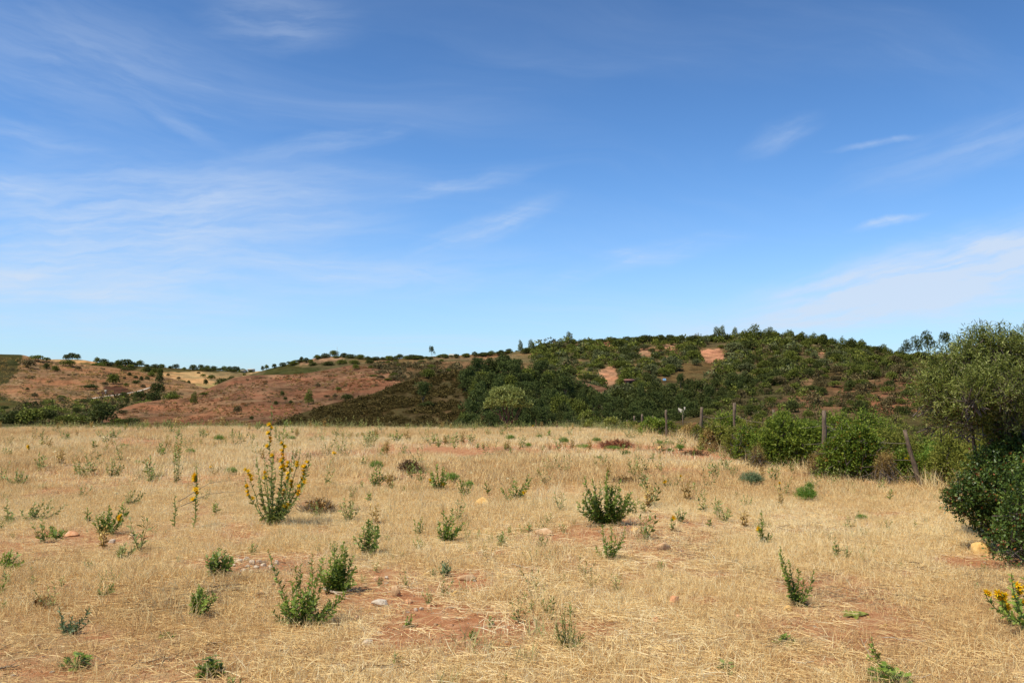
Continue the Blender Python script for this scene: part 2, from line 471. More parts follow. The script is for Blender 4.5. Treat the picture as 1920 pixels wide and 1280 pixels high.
def flat_mat(name, c, rough=.8, scale=3.0, var=.25):
    m, q = new_mat(name)
    tcn = q.n('ShaderNodeTexCoord')
    n = q.noise(tcn.outputs['Object'], scale, 5, .6)
    lo = tuple(k * (1 - var) for k in c); hi = tuple(min(.9, k * (1 + var * .5)) for k in c)
    return finish(m, q, q.ramp(n, [(.3, lo), (.7, hi)]), rough)


M['white_wall'] = flat_mat('whitewashed_wall', (.44, .39, .30), var=.45)
M['roof_tile'] = flat_mat('clay_roof', (.2, .09, .06))
M['blue_sheet'] = flat_mat('blue_tarpaulin', (.2, .38, .55), .6)
M['road'] = flat_mat('pale_dirt', (.6, .5, .38), .95, .3)
M['metal'] = flat_mat('galvanised_metal', (.45, .45, .45), .5)
M['wire'] = flat_mat('rusty_wire', (.22, .17, .13), .6)
M['ground_far'] = flat_mat('valley_ground', (.12, .11, .045), 1.0, .05)
M['dark_open'] = flat_mat('dark_opening', (.03, .025, .02), .9)


# ------------------------------------------------------------------ the field
RE = np.array([[-30, 7.6], [4, 7.2], [8, 6.9], [12, 6.9], [14.2, 6.7], [16, 6.0], [18.8, 5.25], [25, 5.4], [30, 4.9], [36, 4.3], [80, 4.0]])


def top_edge(x): return 34.8 + 0.35 * np.sin(x * .31) + .012 * np.maximum(-x - 2, 0)


def outside(x, y):
    d1 = y - top_edge(x)
    d2 = x - np.interp(y, RE[:, 0], RE[:, 1])
    return np.where(np.maximum(d1, d2) > 0, np.hypot(np.maximum(d1, 0), np.maximum(d2, 0)), np.maximum(d1, d2))


def splus(v): return np.log1p(np.exp(np.clip(v * 2.0, -30, 60))) / 2.0


def gz(x, y, fine=True):
    x = np.asarray(x, float); y = np.asarray(y, float)
    d1 = y - top_edge(x); d2 = x - np.interp(y, RE[:, 0], RE[:, 1])
    z = -.20 * splus(d1) - .42 * splus(d2 - .6)
    z = np.maximum(z, -12.5 + .02 * z)
    z = z + .05 * fbm(x / 4.5, y / 4.5, 3, 3) * sstep(36 - y, 0, 12) + .022 * fbm(x / .8, y / .8, 5, 3)
    if fine: z = z + .008 * fbm(x / .16, y / .16, 8, 2)
    return z


def ground_px(px, py):
    """point of the field seen at a photograph pixel"""
    Y = CAM_H * F / max(py - 730, 4)
    for _ in range(6):
        x = (px - 960) / F * Y
        h = float(gz(x, Y))
        Y = (CAM_H - h) * F / max(py - 730, 4)
    return np.array([(px - 960) / F * Y, Y, float(gz((px - 960) / F * Y, Y))])


# bare red patches, straw litter patches and green patches of the field: (px, py, rx m, ry m, strength)
BARE = [(850, 1168, .55, .6, 1.0), (760, 1128, .5, .35, .8), (1040, 1180, .5, .2, .6), (1090, 1010, .75, 1.0, .65), (880, 1080, .28, .35, .8), (480, 1050, .6, .5, .75),
        (720, 1120, .5, .5, .55), (1150, 838, 2.2, 1.6, .75), (1330, 850, 1.9, 2.2, .7), (1560, 880, 1.9, .7, .85), (1590, 1100, .35, .6, .45),
        (1880, 1052, .6, .4, 1.0), (160, 1000, 1.0, .5, .5), (330, 900, 2.4, .9, .5), (900, 842, 3.2, 1.2, .55), (690, 850, 1.8, 1.2, .5),
        (640, 1085, .6, .5, .5), (1300, 985, .8, .8, .4), (1560, 1170, .5, .4, .5), (1650, 1140, .5, .3, .4), (60, 1020, .9, .6, .4),
        (1270, 815, 2, 1, .5), (1790, 895, 1.4, 1.2, .9), (760, 900, 1.0, .7, .5), (1500, 1100, .25, .25, .6), (270, 1240, .6, .3, .3)]
BW = [(*ground_px(a, b)[:2], c * 1.3, d * 1.3, min(1, e * 1.15)) for a, b, c, d, e in BARE]
SHORT = [(ground_px(a, b)[:2], r) for a, b, r in ((720, 1090, .9), (860, 1160, .9), (1000, 1090, .7), (500, 1050, .7), (1600, 1190, .9), (250, 1160, .8), (1150, 1180, .8), (1250, 1050, .8), (900, 1010, .7), (150, 1020, 1.0))]


def bareness(x, y):
    b = np.zeros(np.shape(x))
    wx = x + .25 * fbm(x / .5, y / .5, 21, 3); wy = y + .25 * fbm(x / .5 + 9, y / .5, 22, 3)
    for cx, cy, rx, ry, a in BW:
        d = np.hypot((wx - cx) / rx, (wy - cy) / ry)
        b = np.maximum(b, a * (1 - sstep(d, .35, 1.15)))
    n = fbm(x / 1.7, y / 2.6, 31, 4)
    b = np.maximum(b, .62 * sstep(n, .18, .5))
    n = fbm(x / .45, y / .45, 33, 3)
    b = np.maximum(b, .7 * sstep(n, .28, .6))
    return b


def sinh_axis(a, b, c, n, k):
    t = np.linspace(math.asinh((a - c) / k), math.asinh((b - c) / k), n)
    return c + k * np.sinh(t)


gx = sinh_axis(-95, 95, 0, 430, 5.0)
gy = sinh_axis(-14, 120, 6, 430, 5.0)
X, Yg = np.meshgrid(gx, gy)
Z = gz(X, Yg)
mb = MB()
ii = np.arange(len(gy) - 1)[:, None] * len(gx) + np.arange(len(gx) - 1)[None]
Fq = np.stack([ii, ii + 1, ii + len(gx) + 1, ii + len(gx)], -1).reshape(-1, 4)
mb.add(np.stack([X, Yg, Z], -1).reshape(-1, 3), Fq)
br = bareness(X, Yg)
so = outside(X, Yg)
colr = np.stack([(1 - br) * .9, sstep(so, .5, 4) * (.6 + .4 * fbm(X / 3, Yg / 3, 41)), br * 0], -1).reshape(-1, 3)
o = link('field', mb.mesh('field', M['soil'], True, colors=colr)); o['kind'] = 'structure'

mb = MB()
R_ = 4500
mb.add([(-R_, -R_, -13.6), (R_, -R_, -13.6), (R_, R_, -13.6), (-R_, R_, -13.6)], np.array([[0, 1, 2, 3]]))
o = link('valley_ground', mb.mesh('valley_ground', M['ground_far'])); o['kind'] = 'structure'


# ------------------------------------------------------------------ the hills
class Hill:
    """a slope given by the foot and crest lines that the photograph shows, each with its distance"""
    def __init__(s, name, crest, foot, x0, x1, seed, g=0.85, amp=1.0, back=.9, step=4, rows=120):
        s.name, s.seed, s.g, s.amp, s.back = name, seed, g, amp, back
        s.crest, s.foot = np.array(crest, float), np.array(foot, float)
        s.x0, s.x1, s.step, s.rows = x0, x1, step, rows
    def lines(s, px):
        def sm(K, c):
            w = 0
            for d, k in ((-9, .2), (-4, .2), (0, .2), (4, .2), (9, .2)): w = w + k * np.interp(px + d, K[:, 0], K[:, c])
            return w
        return sm(s.crest, 1), sm(s.crest, 2), sm(s.foot, 1), sm(s.foot, 2)
    def surf(s, px, t):
        px, t = np.broadcast_arrays(np.asarray(px, float), np.asarray(t, float))
        cp, cY, fp, fY = s.lines(px)
        tc_ = np.clip(t, 0, 1)
        Y = fY + (cY - fY) * tc_
        py = fp + (cp - fp) * tc_ ** s.g
        P = pt(px, py, Y)
        ob = np.maximum(t - 1, 0); uf = np.maximum(-t, 0)
        P[..., 1] += ob * cY * .6 - uf * fY * .35
        P[..., 0] = np.where(ob + uf > 0, (px - 960) / F * P[..., 1], P[..., 0])
        P[..., 2] -= ob * ob * s.back * cY * .35 + ob * cY * .02
        P[..., 2] -= uf * 26
        n = fbm(P[..., 0] / (cY * .09), P[..., 1] / (cY * .09), s.seed, 5, .5)
        P[..., 2] += n * s.amp * cY * .0042 * (1 - .6 * sstep(t, .8, 1))
        return P
    def at(s, px, py):
        cp, cY, fp, fY = s.lines(np.asarray(px, float))
        t = np.clip((py - fp) / (cp - fp), 0.001, 1) ** (1 / s.g)
        return s.surf(px, t)
    def build(s, paint):
        px = np.arange(s.x0, s.x1 + 1, s.step)
        t = np.concatenate([np.linspace(-1, -.05, 8), np.linspace(0, 1, s.rows), np.linspace(1.02, 1.9, 14)])
        PX, T = np.meshgrid(px, t)
        P = s.surf(PX, T)
        cp, cY, fp, fY = s.lines(PX)
        py = fp + (cp - fp) * np.clip(T, 0, 1) ** s.g
        c, rough = paint(PX, py, np.clip(T, 0, 1))
        mb = MB(); w = len(px)
        ii = np.arange(len(t) - 1)[:, None] * w + np.arange(w - 1)[None]
        Fq = np.stack([ii, ii + 1, ii + w + 1, ii + w], -1).reshape(-1, 4)
        mb.add(P.reshape(-1, 3), Fq, tint=rough.reshape(-1))
        o = link(s.name, mb.mesh(s.name, M['hill'], True, colors=c.reshape(-1, 3))); o['kind'] = 'structure'
        return o


def painter(base, seed, zones, rough=.4, jit=6):
    """zones: (polygon in photograph pixels, colour, scrubbiness, blend)"""
    def f(px, py, t):
        n1 = fbm(px / 60, py / 14, seed, 4); n2 = fbm(px / 14, py / 5, seed + 5, 3)
        c = np.empty(px.shape + (3,)); c[:] = base
        r = np.full(px.shape, rough)
        jx = px + jit * 1.6 * n1 + jit * .8 * n2; jy = py + jit * .6 * fbm(px / 25, py / 9, seed + 9, 3) + jit * .4 * n2
        for poly, colz, rr, bl in zones:
            mk = inpoly(jx, jy, poly)
            b = np.clip(bl + .25 * n1, 0, 1)[..., None] * mk[..., None]
            c = c * (1 - b) + np.array(colz) * b
            r = np.where(mk, rr, r)
        c = c * (1 + .22 * n1 + .16 * n2)[..., None]
        n3 = sstep(fbm(px / 34, py / 3.2 + px * .02, seed + 21, 4), .05, .45)[..., None] * (c[..., :1] > .14)
        c = c * (1 - .38 * n3) + np.array((.36, .235, .12)) * .38 * n3
        n4 = sstep(fbm(px / 26 + 40, py / 2.6 - px * .015, seed + 31, 4), .12, .5)[..., None]
        c = c * (1 - .35 * n4)
        n5 = sstep(fbm(px / 11 + 80, py / 4.5, seed + 41, 3), .25, .5)[..., None]
        c = c * (1 - .4 * n5) + np.array((.06, .055, .025)) * .4 * n5
        return np.clip(c, .01, .9), r
    return f


OCHRE = (.26, .155, .075); BROWN = (.25, .125, .06); RED = (.19, .096, .052); HEATH = (.075, .056, .022); GREEN = (.055, .062, .02)
GOLD = (.42, .28, .12); TAN = (.37, .205, .11); BARK = (.12, .07, .035); OLIVEG = (.11, .10, .035)

H = {}
H['far'] = Hill('far_hill', [(-700, 700, 800), (-100, 690, 800), (60, 676, 800), (100, 673, 760), (150, 673, 760), (190, 680, 760), (250, 686, 780), (320, 690, 800), (400, 694, 820), (470, 697, 850), (520, 694, 850), (700, 680, 850), (900, 690, 850), (1400, 700, 850)],
                [(-700, 790, 420), (200, 760, 420), (300, 738, 430), (480, 728, 470), (700, 745, 450), (1400, 790, 430)], -700, 1300, 101, 1.0, .5)
H['ochre'] = Hill('ochre_hill', [(-800, 640, 420), (-300, 650, 420), (0, 665, 420), (45, 665, 420), (55, 669, 420), (95, 676, 425), (150, 682, 430), (200, 687, 430), (260, 697, 430), (330, 712, 420), (390, 728, 400), (450, 748, 380), (560, 790, 360)],
                  [(-800, 830, 200), (0, 815, 200), (150, 800, 215), (240, 790, 235), (330, 775, 260), (420, 765, 290), (560, 830, 300)], -800, 560, 102, .9, .8)
H['oak'] = Hill('oak_hill', [(380, 745, 520), (430, 715, 520), (478, 699, 520), (500, 692, 520), (540, 682, 520), (575, 674, 520), (610, 668, 520), (660, 668, 520), (700, 672, 520), (760, 672, 520), (800, 669, 510), (860, 666, 500), (930, 661, 500), (985, 657, 500), (1060, 665, 500), (1300, 700, 500)],
                [(380, 800, 300), (500, 770, 300), (900, 760, 300), (1300, 790, 300)], 380, 1300, 103, .9, .7)
H['red'] = Hill('red_hill', [(120, 800, 170), (200, 783, 185), (225, 768, 200), (255, 756, 215), (300, 750, 230), (345, 747, 240), (372, 738, 245), (400, 724, 250), (440, 707, 255), (480, 703, 258), (560, 701, 262), (600, 695, 265), (650, 686, 268), (690, 682, 270), (760, 680, 275), (860, 676, 280), (960, 685, 285), (1150, 730, 285)],
                [(120, 850, 95), (300, 860, 100), (700, 860, 120), (1150, 850, 150)], 120, 1150, 104, .85, .8)
H['right'] = Hill('scrub_hill', [(860, 700, 400), (930, 668, 410), (980, 655, 420), (1020, 648, 425), (1062, 641, 430), (1100, 639, 430), (1200, 634, 430), (1300, 632, 430), (1400, 630, 430), (1480, 630, 425), (1540, 638, 420), (1600, 648, 410), (1660, 660, 400), (1710, 670, 400), (1800, 676, 400), (2100, 690, 400), (2700, 690, 400)],
                  [(860, 800, 210), (1100, 800, 210), (1300, 800, 200), (1700, 790, 210), (2700, 790, 210)], 860, 2700, 105, .85, 1.1, rows=150)
H['heath'] = Hill('heath_hill', [(420, 830, 110), (500, 800, 125), (560, 776, 140), (620, 757, 150), (700, 737, 165), (760, 713, 175), (820, 702, 183), (870, 692, 190), (930, 688, 195), (1000, 692, 198), (1050, 706, 200), (1100, 728, 200), (1160, 752, 200), (1230, 775, 195), (1350, 800, 190), (1500, 830, 180)],
                  [(420, 900, 70), (1100, 880, 75), (1500, 870, 90)], 420, 1500, 106, .9, .8)
H['brown'] = Hill('brown_hill', [(1180, 820, 150), (1250, 795, 160), (1330, 765, 175), (1400, 733, 190), (1450, 712, 200), (1500, 698, 208), (1560, 690, 212), (1640, 682, 215), (1700, 668, 218), (1760, 664, 220), (1850, 656, 220), (1920, 651, 220), (2100, 640, 220), (2800, 640, 220)],
                  [(1180, 880, 85), (1500, 880, 80), (1900, 890, 70), (2800, 900, 65)], 1180, 2800, 107, .85, 1.0)

H['far'].build(painter(GOLD, 1, [
    ([(60, 676), (330, 688), (480, 694), (480, 700), (300, 697), (180, 700), (60, 690)], GREEN, .9, .85),
    ([(310, 722), (420, 718), (425, 745), (300, 745)], (.30, .25, .09), .2, .9),
    ([(390, 700), (450, 696), (450, 712), (395, 716)], (.25, .19, .09), .5, .8)], .25))
H['ochre'].build(painter(OCHRE, 2, [
    ([(60, 690), (200, 695), (250, 715), (150, 735), (40, 720)], BROWN, .3, .55),
    ([(0, 730), (120, 735), (160, 755), (60, 770), (-50, 750)], (.30, .17, .085), .3, .6),
    ([(-900, 500), (46, 655), (30, 697), (8, 715), (-20, 730), (-900, 760)], (.05, .052, .018), .8, 1.0),
    ([(-900, 738), (0, 740), (45, 755), (90, 768), (-900, 790)], GREEN, .8, .95),
    ([(150, 680), (320, 700), (320, 690), (230, 680)], GREEN, .9, .7),
    ([(182, 738), (200, 725), (222, 722), (250, 733), (225, 740), (190, 742)], (.075, .038, .025), .3, .95),
    ([(90, 760), (140, 748), (240, 742), (330, 735), (330, 800), (-50, 830), (-50, 775)], (.13, .11, .042), .7, .85),
    ([(-900, 775), (100, 770), (260, 775), (300, 860), (-900, 860)], (.075, .07, .028), 1.0, .9)], .3))
H['oak'].build(painter((.15, .115, .05), 3, [
    ([(478, 715), (500, 690), (545, 680), (570, 690), (600, 695), (560, 706)], (.055, .058, .018), .8, 1.0),
    ([(560, 672), (640, 665), (650, 678), (560, 684)], TAN, .4, .8),
    ([(800, 668), (1060, 655), (1060, 676), (820, 676)], (.27, .16, .085), .6, .7)], .8))
H['red'].build(painter(RED, 4, [
    ([(200, 790), (240, 752), (330, 744), (350, 752), (300, 770)], (.28, .14, .07), .2, .8),
    ([(330, 756), (480, 745), (480, 775), (250, 790)], (.22, .12, .06), .3, .5),
    ([(600, 698), (690, 686), (755, 705), (700, 720), (620, 712)], (.27, .125, .065), .3, .65),
    ([(430, 706), (600, 700), (620, 715), (480, 745), (420, 730)], (.26, .125, .066), .25, .6),
    ([(660, 660), (1000, 660), (1000, 760), (860, 720), (765, 709), (700, 690), (664, 688)], (.15, .105, .05), .9, .95),
    ([(250, 788), (700, 785), (700, 860), (250, 860)], (.17, .065, .035), .7, .6)], .3))
H['right'].build(painter((.17, .125, .055), 5, [
    ([(1060, 640), (1360, 628), (1360, 665), (1060, 700)], (.125, .095, .042), .8, .6),
    ([(1380, 640), (1700, 660), (1700, 700), (1380, 690)], (.13, .085, .04), .9, .8),
    ([(1010, 690), (1060, 700), (1110, 722), (1090, 745), (1040, 735)], (.1, .078, .03), .5, 1.0),
    ([(1228, 712), (1290, 675), (1340, 670), (1345, 700), (1290, 725), (1230, 735)], (.115, .085, .035), .4, 1.0),
    ([(1130, 690), (1150, 684), (1160, 705), (1140, 722), (1122, 705)], TAN, .1, 1.0),
    ([(1310, 655), (1350, 652), (1360, 672), (1320, 675)], (.38, .21, .12), .1, 1.0),
    ([(1100, 640), (1155, 636), (1160, 648), (1110, 648)], TAN, .1, .9),
    ([(1245, 640), (1270, 640), (1270, 655), (1250, 660)], TAN, .1, .9),
    ([(1190, 650), (1240, 650), (1235, 668), (1205, 665)], TAN, .3, .8),
    ([(1530, 662), (1548, 662), (1550, 675), (1535, 672)], (.4, .22, .13), .1, 1.0),
    ([(1200, 735), (1700, 700), (1700, 800), (1200, 800)], (.085, .07, .032), .9, .9)], .8))
H['heath'].build(painter(HEATH, 6, [
    ([(790, 690), (900, 688), (900, 800), (780, 800), (740, 760)], (.105, .073, .032), .8, .6),
    ([(820, 745), (880, 735), (900, 780), (830, 790)], (.14, .092, .042), .8, .4),
    ([(870, 680), (1350, 690), (1350, 900), (880, 900)], (.06, .048, .022), .8, .9),
    ([(1095, 770), (1130, 775), (1150, 800), (1100, 800)], (.2, .12, .07), .3, .9)], .6))
H['brown'].build(painter((.15, .088, .044), 7, [
    ([(1200, 800), (1380, 720), (1560, 680), (1760, 655), (1760, 690), (1600, 715), (1500, 730), (1400, 765), (1250, 815)], (.085, .072, .03), .9, .9),
    ([(1470, 727), (1520, 706), (1530, 712), (1480, 735)], (.26, .16, .085), .3, .8),
    ([(1630, 745), (1720, 720), (1740, 775), (1640, 785)], (.27, .125, .065), .5, .8),
    ([(1490, 740), (1520, 745), (1510, 770), (1490, 765)], (.25, .115, .06), .5, .7),
    ([(1680, 690), (1740, 700), (1740, 730), (1690, 720)], (.23, .115, .06), .5, .7),
    ([(1620, 785), (1760, 775), (1760, 860), (1560, 860)], (.075, .075, .028), .9, .9)], .7))


# ------------------------------------------------------------------ plants: builders
def crown(mb, lobes, nspr, per, slen, leaf, lw, up=.3, inner=.22, r=None, tmpl=LEAF, tspread=.22, thi=.12, mat=0, lowcut=-.55, droop=0.0):
    """foliage: short shoots set over overlapping lobes, each with its leaves"""
    r = r or rng
    L = np.array(lobes, float)
    a = (L[:, 3] * L[:, 4] + L[:, 4] * L[:, 5] + L[:, 3] * L[:, 5]); k = r.choice(len(L), nspr, p=a / a.sum())
    d = rdir(nspr, r)
    d[:, 2] = np.where(d[:, 2] < lowcut, -d[:, 2], d[:, 2])
    u = np.where(r.random(nspr) < inner, r.uniform(.3, .8, nspr), r.uniform(.8, 1.08, nspr))
    c = L[k, :3] + L[k, 3:6] * d * u[:, None]
    c = c[c[:, 2] > .01]; n = len(c); d = d[:n] if len(d) != n else d
    dd = norm(d + np.array([0, 0, up]) + r.normal(size=(n, 3)) * .35)
    ts = np.clip(r.normal(.45, tspread, n), 0, 1)
    idx = np.repeat(np.arange(n), per)
    f = np.tile((np.arange(per) + .5) / per, n) + r.normal(size=n * per) * .04
    pos = c[idx] + dd[idx] * (f * slen)[:, None]
    ld = norm(dd[idx] * .55 + rdir(n * per, r) * .85 + np.array([0, 0, -droop]))
    N = norm(np.array([0, 0, 1.0]) * .7 + rdir(n * per, r) * .8)
    sz = leaf * r.uniform(.65, 1.25, n * per)
    V, Fa, q_ = stamp(tmpl[0] * np.array([lw, 1, 1]), tmpl[1], basis(ld, N), pos, sz)
    tt = np.clip(ts[idx] + r.normal(size=n * per) * thi + (f - .5) * .12, 0, 1)
    mb.add(V, Fa, np.repeat(tt, q_), mat)
    return c, dd


def trunk(mb, base, tips, r0, r=None, mat=0, fork=.35, sides=6, wob=.1):
    """a tapered trunk that forks into limbs reaching the given tips"""
    r = r or rng
    base = np.asarray(base, float)
    tips = np.asarray(tips, float)
    top = base + (tips.mean(0) - base) * fork
    p = np.linspace(base, top, 5) + r.normal(size=(5, 3)) * r0 * .35; p[0] = base
    V, Fa = tube(p, np.linspace(r0 * 1.25, r0 * .85, 5), sides); mb.add(V, Fa, .5, mat)
    for t in tips:
        n = 6
        q_ = np.linspace(p[-1], t, n); L = np.linalg.norm(t - p[-1])
        q_[1:-1] += r.normal(size=(n - 2, 3)) * L * wob * .5; q_[1:-1, 2] -= L * .05
        V, Fa = tube(q_, np.linspace(r0 * .62, r0 * .1, n), max(4, sides - 1), False); mb.add(V, Fa, .5, mat)


def rlobes(n, w, h, z0, r, squash=.8, rr=(.28, .48)):
    """n lobes inside an envelope of width w, height h that starts at z0"""
    out = []
    for i in range(n):
        a = i * 2.4 + r.uniform(0, 1); q_ = math.sqrt((i + .5) / n) * .62
        rad = r.uniform(*rr)
        z = z0 + h * (.35 + .4 * (1 - q_) * r.uniform(.5, 1.2))
        out.append((q_ * math.cos(a) * w * .5, q_ * math.sin(a) * w * .5, z, rad * w * .62, rad * w * .62, rad * h * squash))
    return out


# ---- far tree kinds, unit size: 1 wide, 1 tall
def proto(kind, leafm, seed):
    r = np.random.default_rng(seed)
    c, t = MB(), MB()
    if kind == 'round':
        lob = rlobes(9, 1.0, .86, .02, r) + [(.26 * math.cos(a), .26 * math.sin(a), .26, .26, .26, .22) for a in (0, 1.3, 2.6, 3.9, 5.1)]
        crown(c, lob, 760, 3, .05, .075, .7, r=r, inner=.15)
        trunk(t, (0, 0, -.08), [np.array(l[:3]) for l in lob[:5]], .035, r)
    elif kind == 'shrub':
        lob = rlobes(8, 1.0, .9, -.12, r, 1.0, (.3, .5))
        crown(c, lob, 520, 3, .05, .08, .7, r=r, inner=.12, lowcut=-.2)
        trunk(t, (0, 0, -.1), [np.array(l[:3]) for l in lob[:4]], .02, r, fork=.1)
    elif kind == 'pine':
        lob = []
        for i in range(9):
            z = .22 + i * .085; w = (1 - (i / 9.5) ** 1.6) * .36 + .05
            for a in range(3 if i < 7 else 1):
                th = a * 2.1 + i; q_ = w * .55 if i < 7 else 0
                lob.append((q_ * math.cos(th), q_ * math.sin(th), z, w * .62, w * .62, .085))
        crown(c, lob, 620, 3, .05, .07, .5, r=r, inner=.15)
        trunk(t, (0, 0, -.08), [(0, 0, .95)], .03, r, fork=.5)
    elif kind == 'euc':
        lob = []
        for i in range(11):
            z = r.uniform(.32, .9); w = .33 * (1 - abs(z - .6) * .7); a = r.uniform(0, 6.3); q_ = r.uniform(.0, .36) * (1.15 - z * .5)
            lob.append((q_ * math.cos(a), q_ * math.sin(a), z, w * .55, w * .55, w * .42))
        crown(c, lob, 600, 3, .05, .065, .42, up=-.1, r=r, inner=.1, droop=.5)
        trunk(t, (0, 0, -.08), [np.array(l[:3]) for l in lob[:7]], .016, r, fork=.45)
    elif kind == 'columnpine':
        lob = [(r.normal() * .05, r.normal() * .05, .18 + i * .09, .34 * (1 - (i / 9) ** 2 * .8), .34 * (1 - (i / 9) ** 2 * .8), .1) for i in range(9)]
        crown(c, lob, 620, 3, .05, .07, .5, r=r, inner=.1)
        trunk(t, (0, 0, -.08), [(0, 0, .9)], .03, r, fork=.5)
    cm = c.mesh(kind + '_crown', M[leafm]); tm = t.mesh(kind + '_trunk', M['bark'])
    # joined version for trees only a few pixels tall
    j = MB()
    for A, m_ in ((c, 0), (t, 1)):
        n0 = j.n
        j.V += A.V; j.T += A.T; j.n += A.n; j.Fc += [(f_ + n0, m_) for f_, _ in A.Fc]
    return cm, tm, j.mesh(kind + '_tree', [M[leafm], M['bark']])


PR = {}
for i, (k_, mm) in enumerate((('round', 'far_dark'), ('round', 'far_green'), ('round', 'far_grey'), ('shrub', 'far_dark'), ('shrub', 'far_green'),
                              ('shrub', 'far_grey'), ('shrub', 'far_dry'), ('pine', 'far_green'), ('pine', 'far_dark'), ('euc', 'euc'), ('columnpine', 'far_green'))):
    PR[(k_, mm[4:] if mm != 'euc' else 'dark')] = [proto(k_, mm, 100 + i * 7 + v) for v in range(3)]

NAMES = {'round': ('round_tree', 'tree'), 'shrub': ('shrub', 'shrub'), 'pine': ('pine_tree', 'tree'), 'euc': ('eucalyptus_tree', 'tree'), 'columnpine': ('pine_tree', 'tree')}


def far_tree(kind, tone, P, w, h, label, group, parts=False):
    v = PR[(kind, tone)][int(rng.integers(3))]; w = w * rng.uniform(.9, 1.2)
    nm, cat = NAMES[kind]
    if parts:
        o = thing(nm, label, cat, P, group, rng.uniform(0, 6.3))
        o.scale = (w, w, h)
        link('crown', v[0], o); link('trunk', v[1], o)
    else:
        o = thing(nm, label, cat, P, group, rng.uniform(0, 6.3), v[2]); o.scale = (w, w, h)
    return o


def hill_tree(hill, kind, tone, px, py, wpx, hpx, label, group):
    """py is where the middle of the tree shows; sizes in photograph pixels"""
    base = py + hpx * .5
    P = H[hill].at(px, min(base, float(H[hill].lines(np.array(float(px)))[2])))
    s = P[1] / F
    # stand it so that its foot is in the ground
    zt = pt(px, base, P[1])[2]
    P[2] = min(P[2], zt) - .1
    return far_tree(kind, tone, P, wpx * s, hpx * s * rng.uniform(.95, 1.3) + (zt - P[2]) , label, group, wpx >= 16)


SM, MD, BG = 'small ', 'mid-sized ', 'large '
GO = 'trees and bushes dotted over the dry ochre slope'
LT = [  # hill, kind, tone, px, py, w, h, label
    ('ochre', 'shrub', 'dry', 53, 682, 21, 17, 'dull brownish bush just right of the green heath corner on the ochre slope'),
    ('ochre', 'round', 'dark', 87, 686, 10, 12, 'small dark tree high on the ochre slope, left one of a pair'),
    ('ochre', 'round', 'green', 104, 691, 12, 11, 'small round green tree high on the ochre slope, right one of a pair'),
    ('ochre', 'shrub', 'green', 126, 680, 30, 13, 'wide low green bush lying on the brow below three skyline trees'),
    ('ochre', 'shrub', 'dry', 147, 690, 9, 7, 'tiny brown bush at the right foot of the wide brow bush'),
    ('ochre', 'round', 'green', 212, 710, 19, 19, 'largest single green tree mid-slope above the dark brown bank'),
    ('ochre', 'shrub', 'dry', 197, 719, 13, 10, 'dull dry bush left of the largest mid-slope tree'),
    ('ochre', 'shrub', 'dry', 233, 709, 6, 6, 'tiny brown bush right of the largest mid-slope tree'),
    ('ochre', 'round', 'dark', 243, 702, 8, 8, 'small dark round bush uppermost of the cluster on the pale slope'),
    ('ochre', 'shrub', 'green', 236, 721, 9, 9, 'small green bush above the right tip of the dark brown bank'),
    ('ochre', 'shrub', 'dark', 170, 724, 32, 10, 'wide flat dark thicket left of the dark brown bank'),
    ('ochre', 'shrub', 'dark', 255, 707, 10, 9, 'small dark bush in the middle of the dotted cluster, left one'),
    ('ochre', 'round', 'dark', 265, 710, 7, 10, 'narrow dark tree in the middle of the dotted cluster'),
    ('ochre', 'round', 'dark', 276, 709, 9, 10, 'round dark tree in the middle of the dotted cluster, right one'),
    ('ochre', 'shrub', 'dark', 255, 717, 14, 9, 'low wide dark bush below the dotted cluster'),
    ('ochre', 'shrub', 'dry', 268, 724, 12, 8, 'dry bush near the bend of the dirt road'),
    ('ochre', 'round', 'green', 284, 702, 12, 9, 'rounded green tree under the skyline woods by the pale slope'),
    ('ochre', 'round', 'dark', 299, 709, 14, 21, 'tall dark tree standing on the pale slope above the valley trees'),
    ('ochre', 'shrub', 'dark', 51, 728, 8, 6, 'tiny lone dark bush on the left part of the ochre slope'),
    ('ochre', 'shrub', 'dry', 65, 740, 12, 11, 'dry greyish bush low on the left part of the ochre slope'),
    ('ochre', 'shrub', 'green', 116, 745, 14, 9, 'green bush at the foot of the ochre slope left of the road'),
    ('ochre', 'round', 'dark', 231, 741, 15, 15, 'dark tree standing on the near side of the dirt road'),
    ('ochre', 'round', 'dark', 239, 752, 8, 11, 'small dark tree just below the road and the larger dark tree'),
    ('ochre', 'shrub', 'dry', 212, 757, 16, 9, 'dull brown bush between the road and the very dark tree'),
    ('far', 'shrub', 'dark', 315, 703, 6, 6, 'tiny dark bush alone on the golden field'),
    ('far', 'shrub', 'dry', 335, 709, 8, 6, 'tiny dry bush on the golden field above the valley woods'),
    ('far', 'round', 'dark', 386, 716, 8, 9, 'small dark tree at the right end of the valley woods'),
    ('far', 'shrub', 'green', 396, 708, 16, 9, 'bushy green tree right of the golden field'),
    ('far', 'round', 'dark', 418, 715, 24, 17, 'large dark clump of trees left of the red hill crest'),
    ('far', 'round', 'dark', 434, 712, 16, 15, 'dark tree joined to the right of the large clump by the red hill'),
    ('far', 'shrub', 'dark', 372, 699, 6, 5, 'tiny bush on the brow of the golden field, upper one'),
    ('far', 'shrub', 'green', 381, 704, 9, 6, 'tiny bush on the brow of the golden field, lower one'),
    ('far', 'shrub', 'green', 458, 702, 8, 5, 'tiny bush on the far slope where the red hill begins'),
]
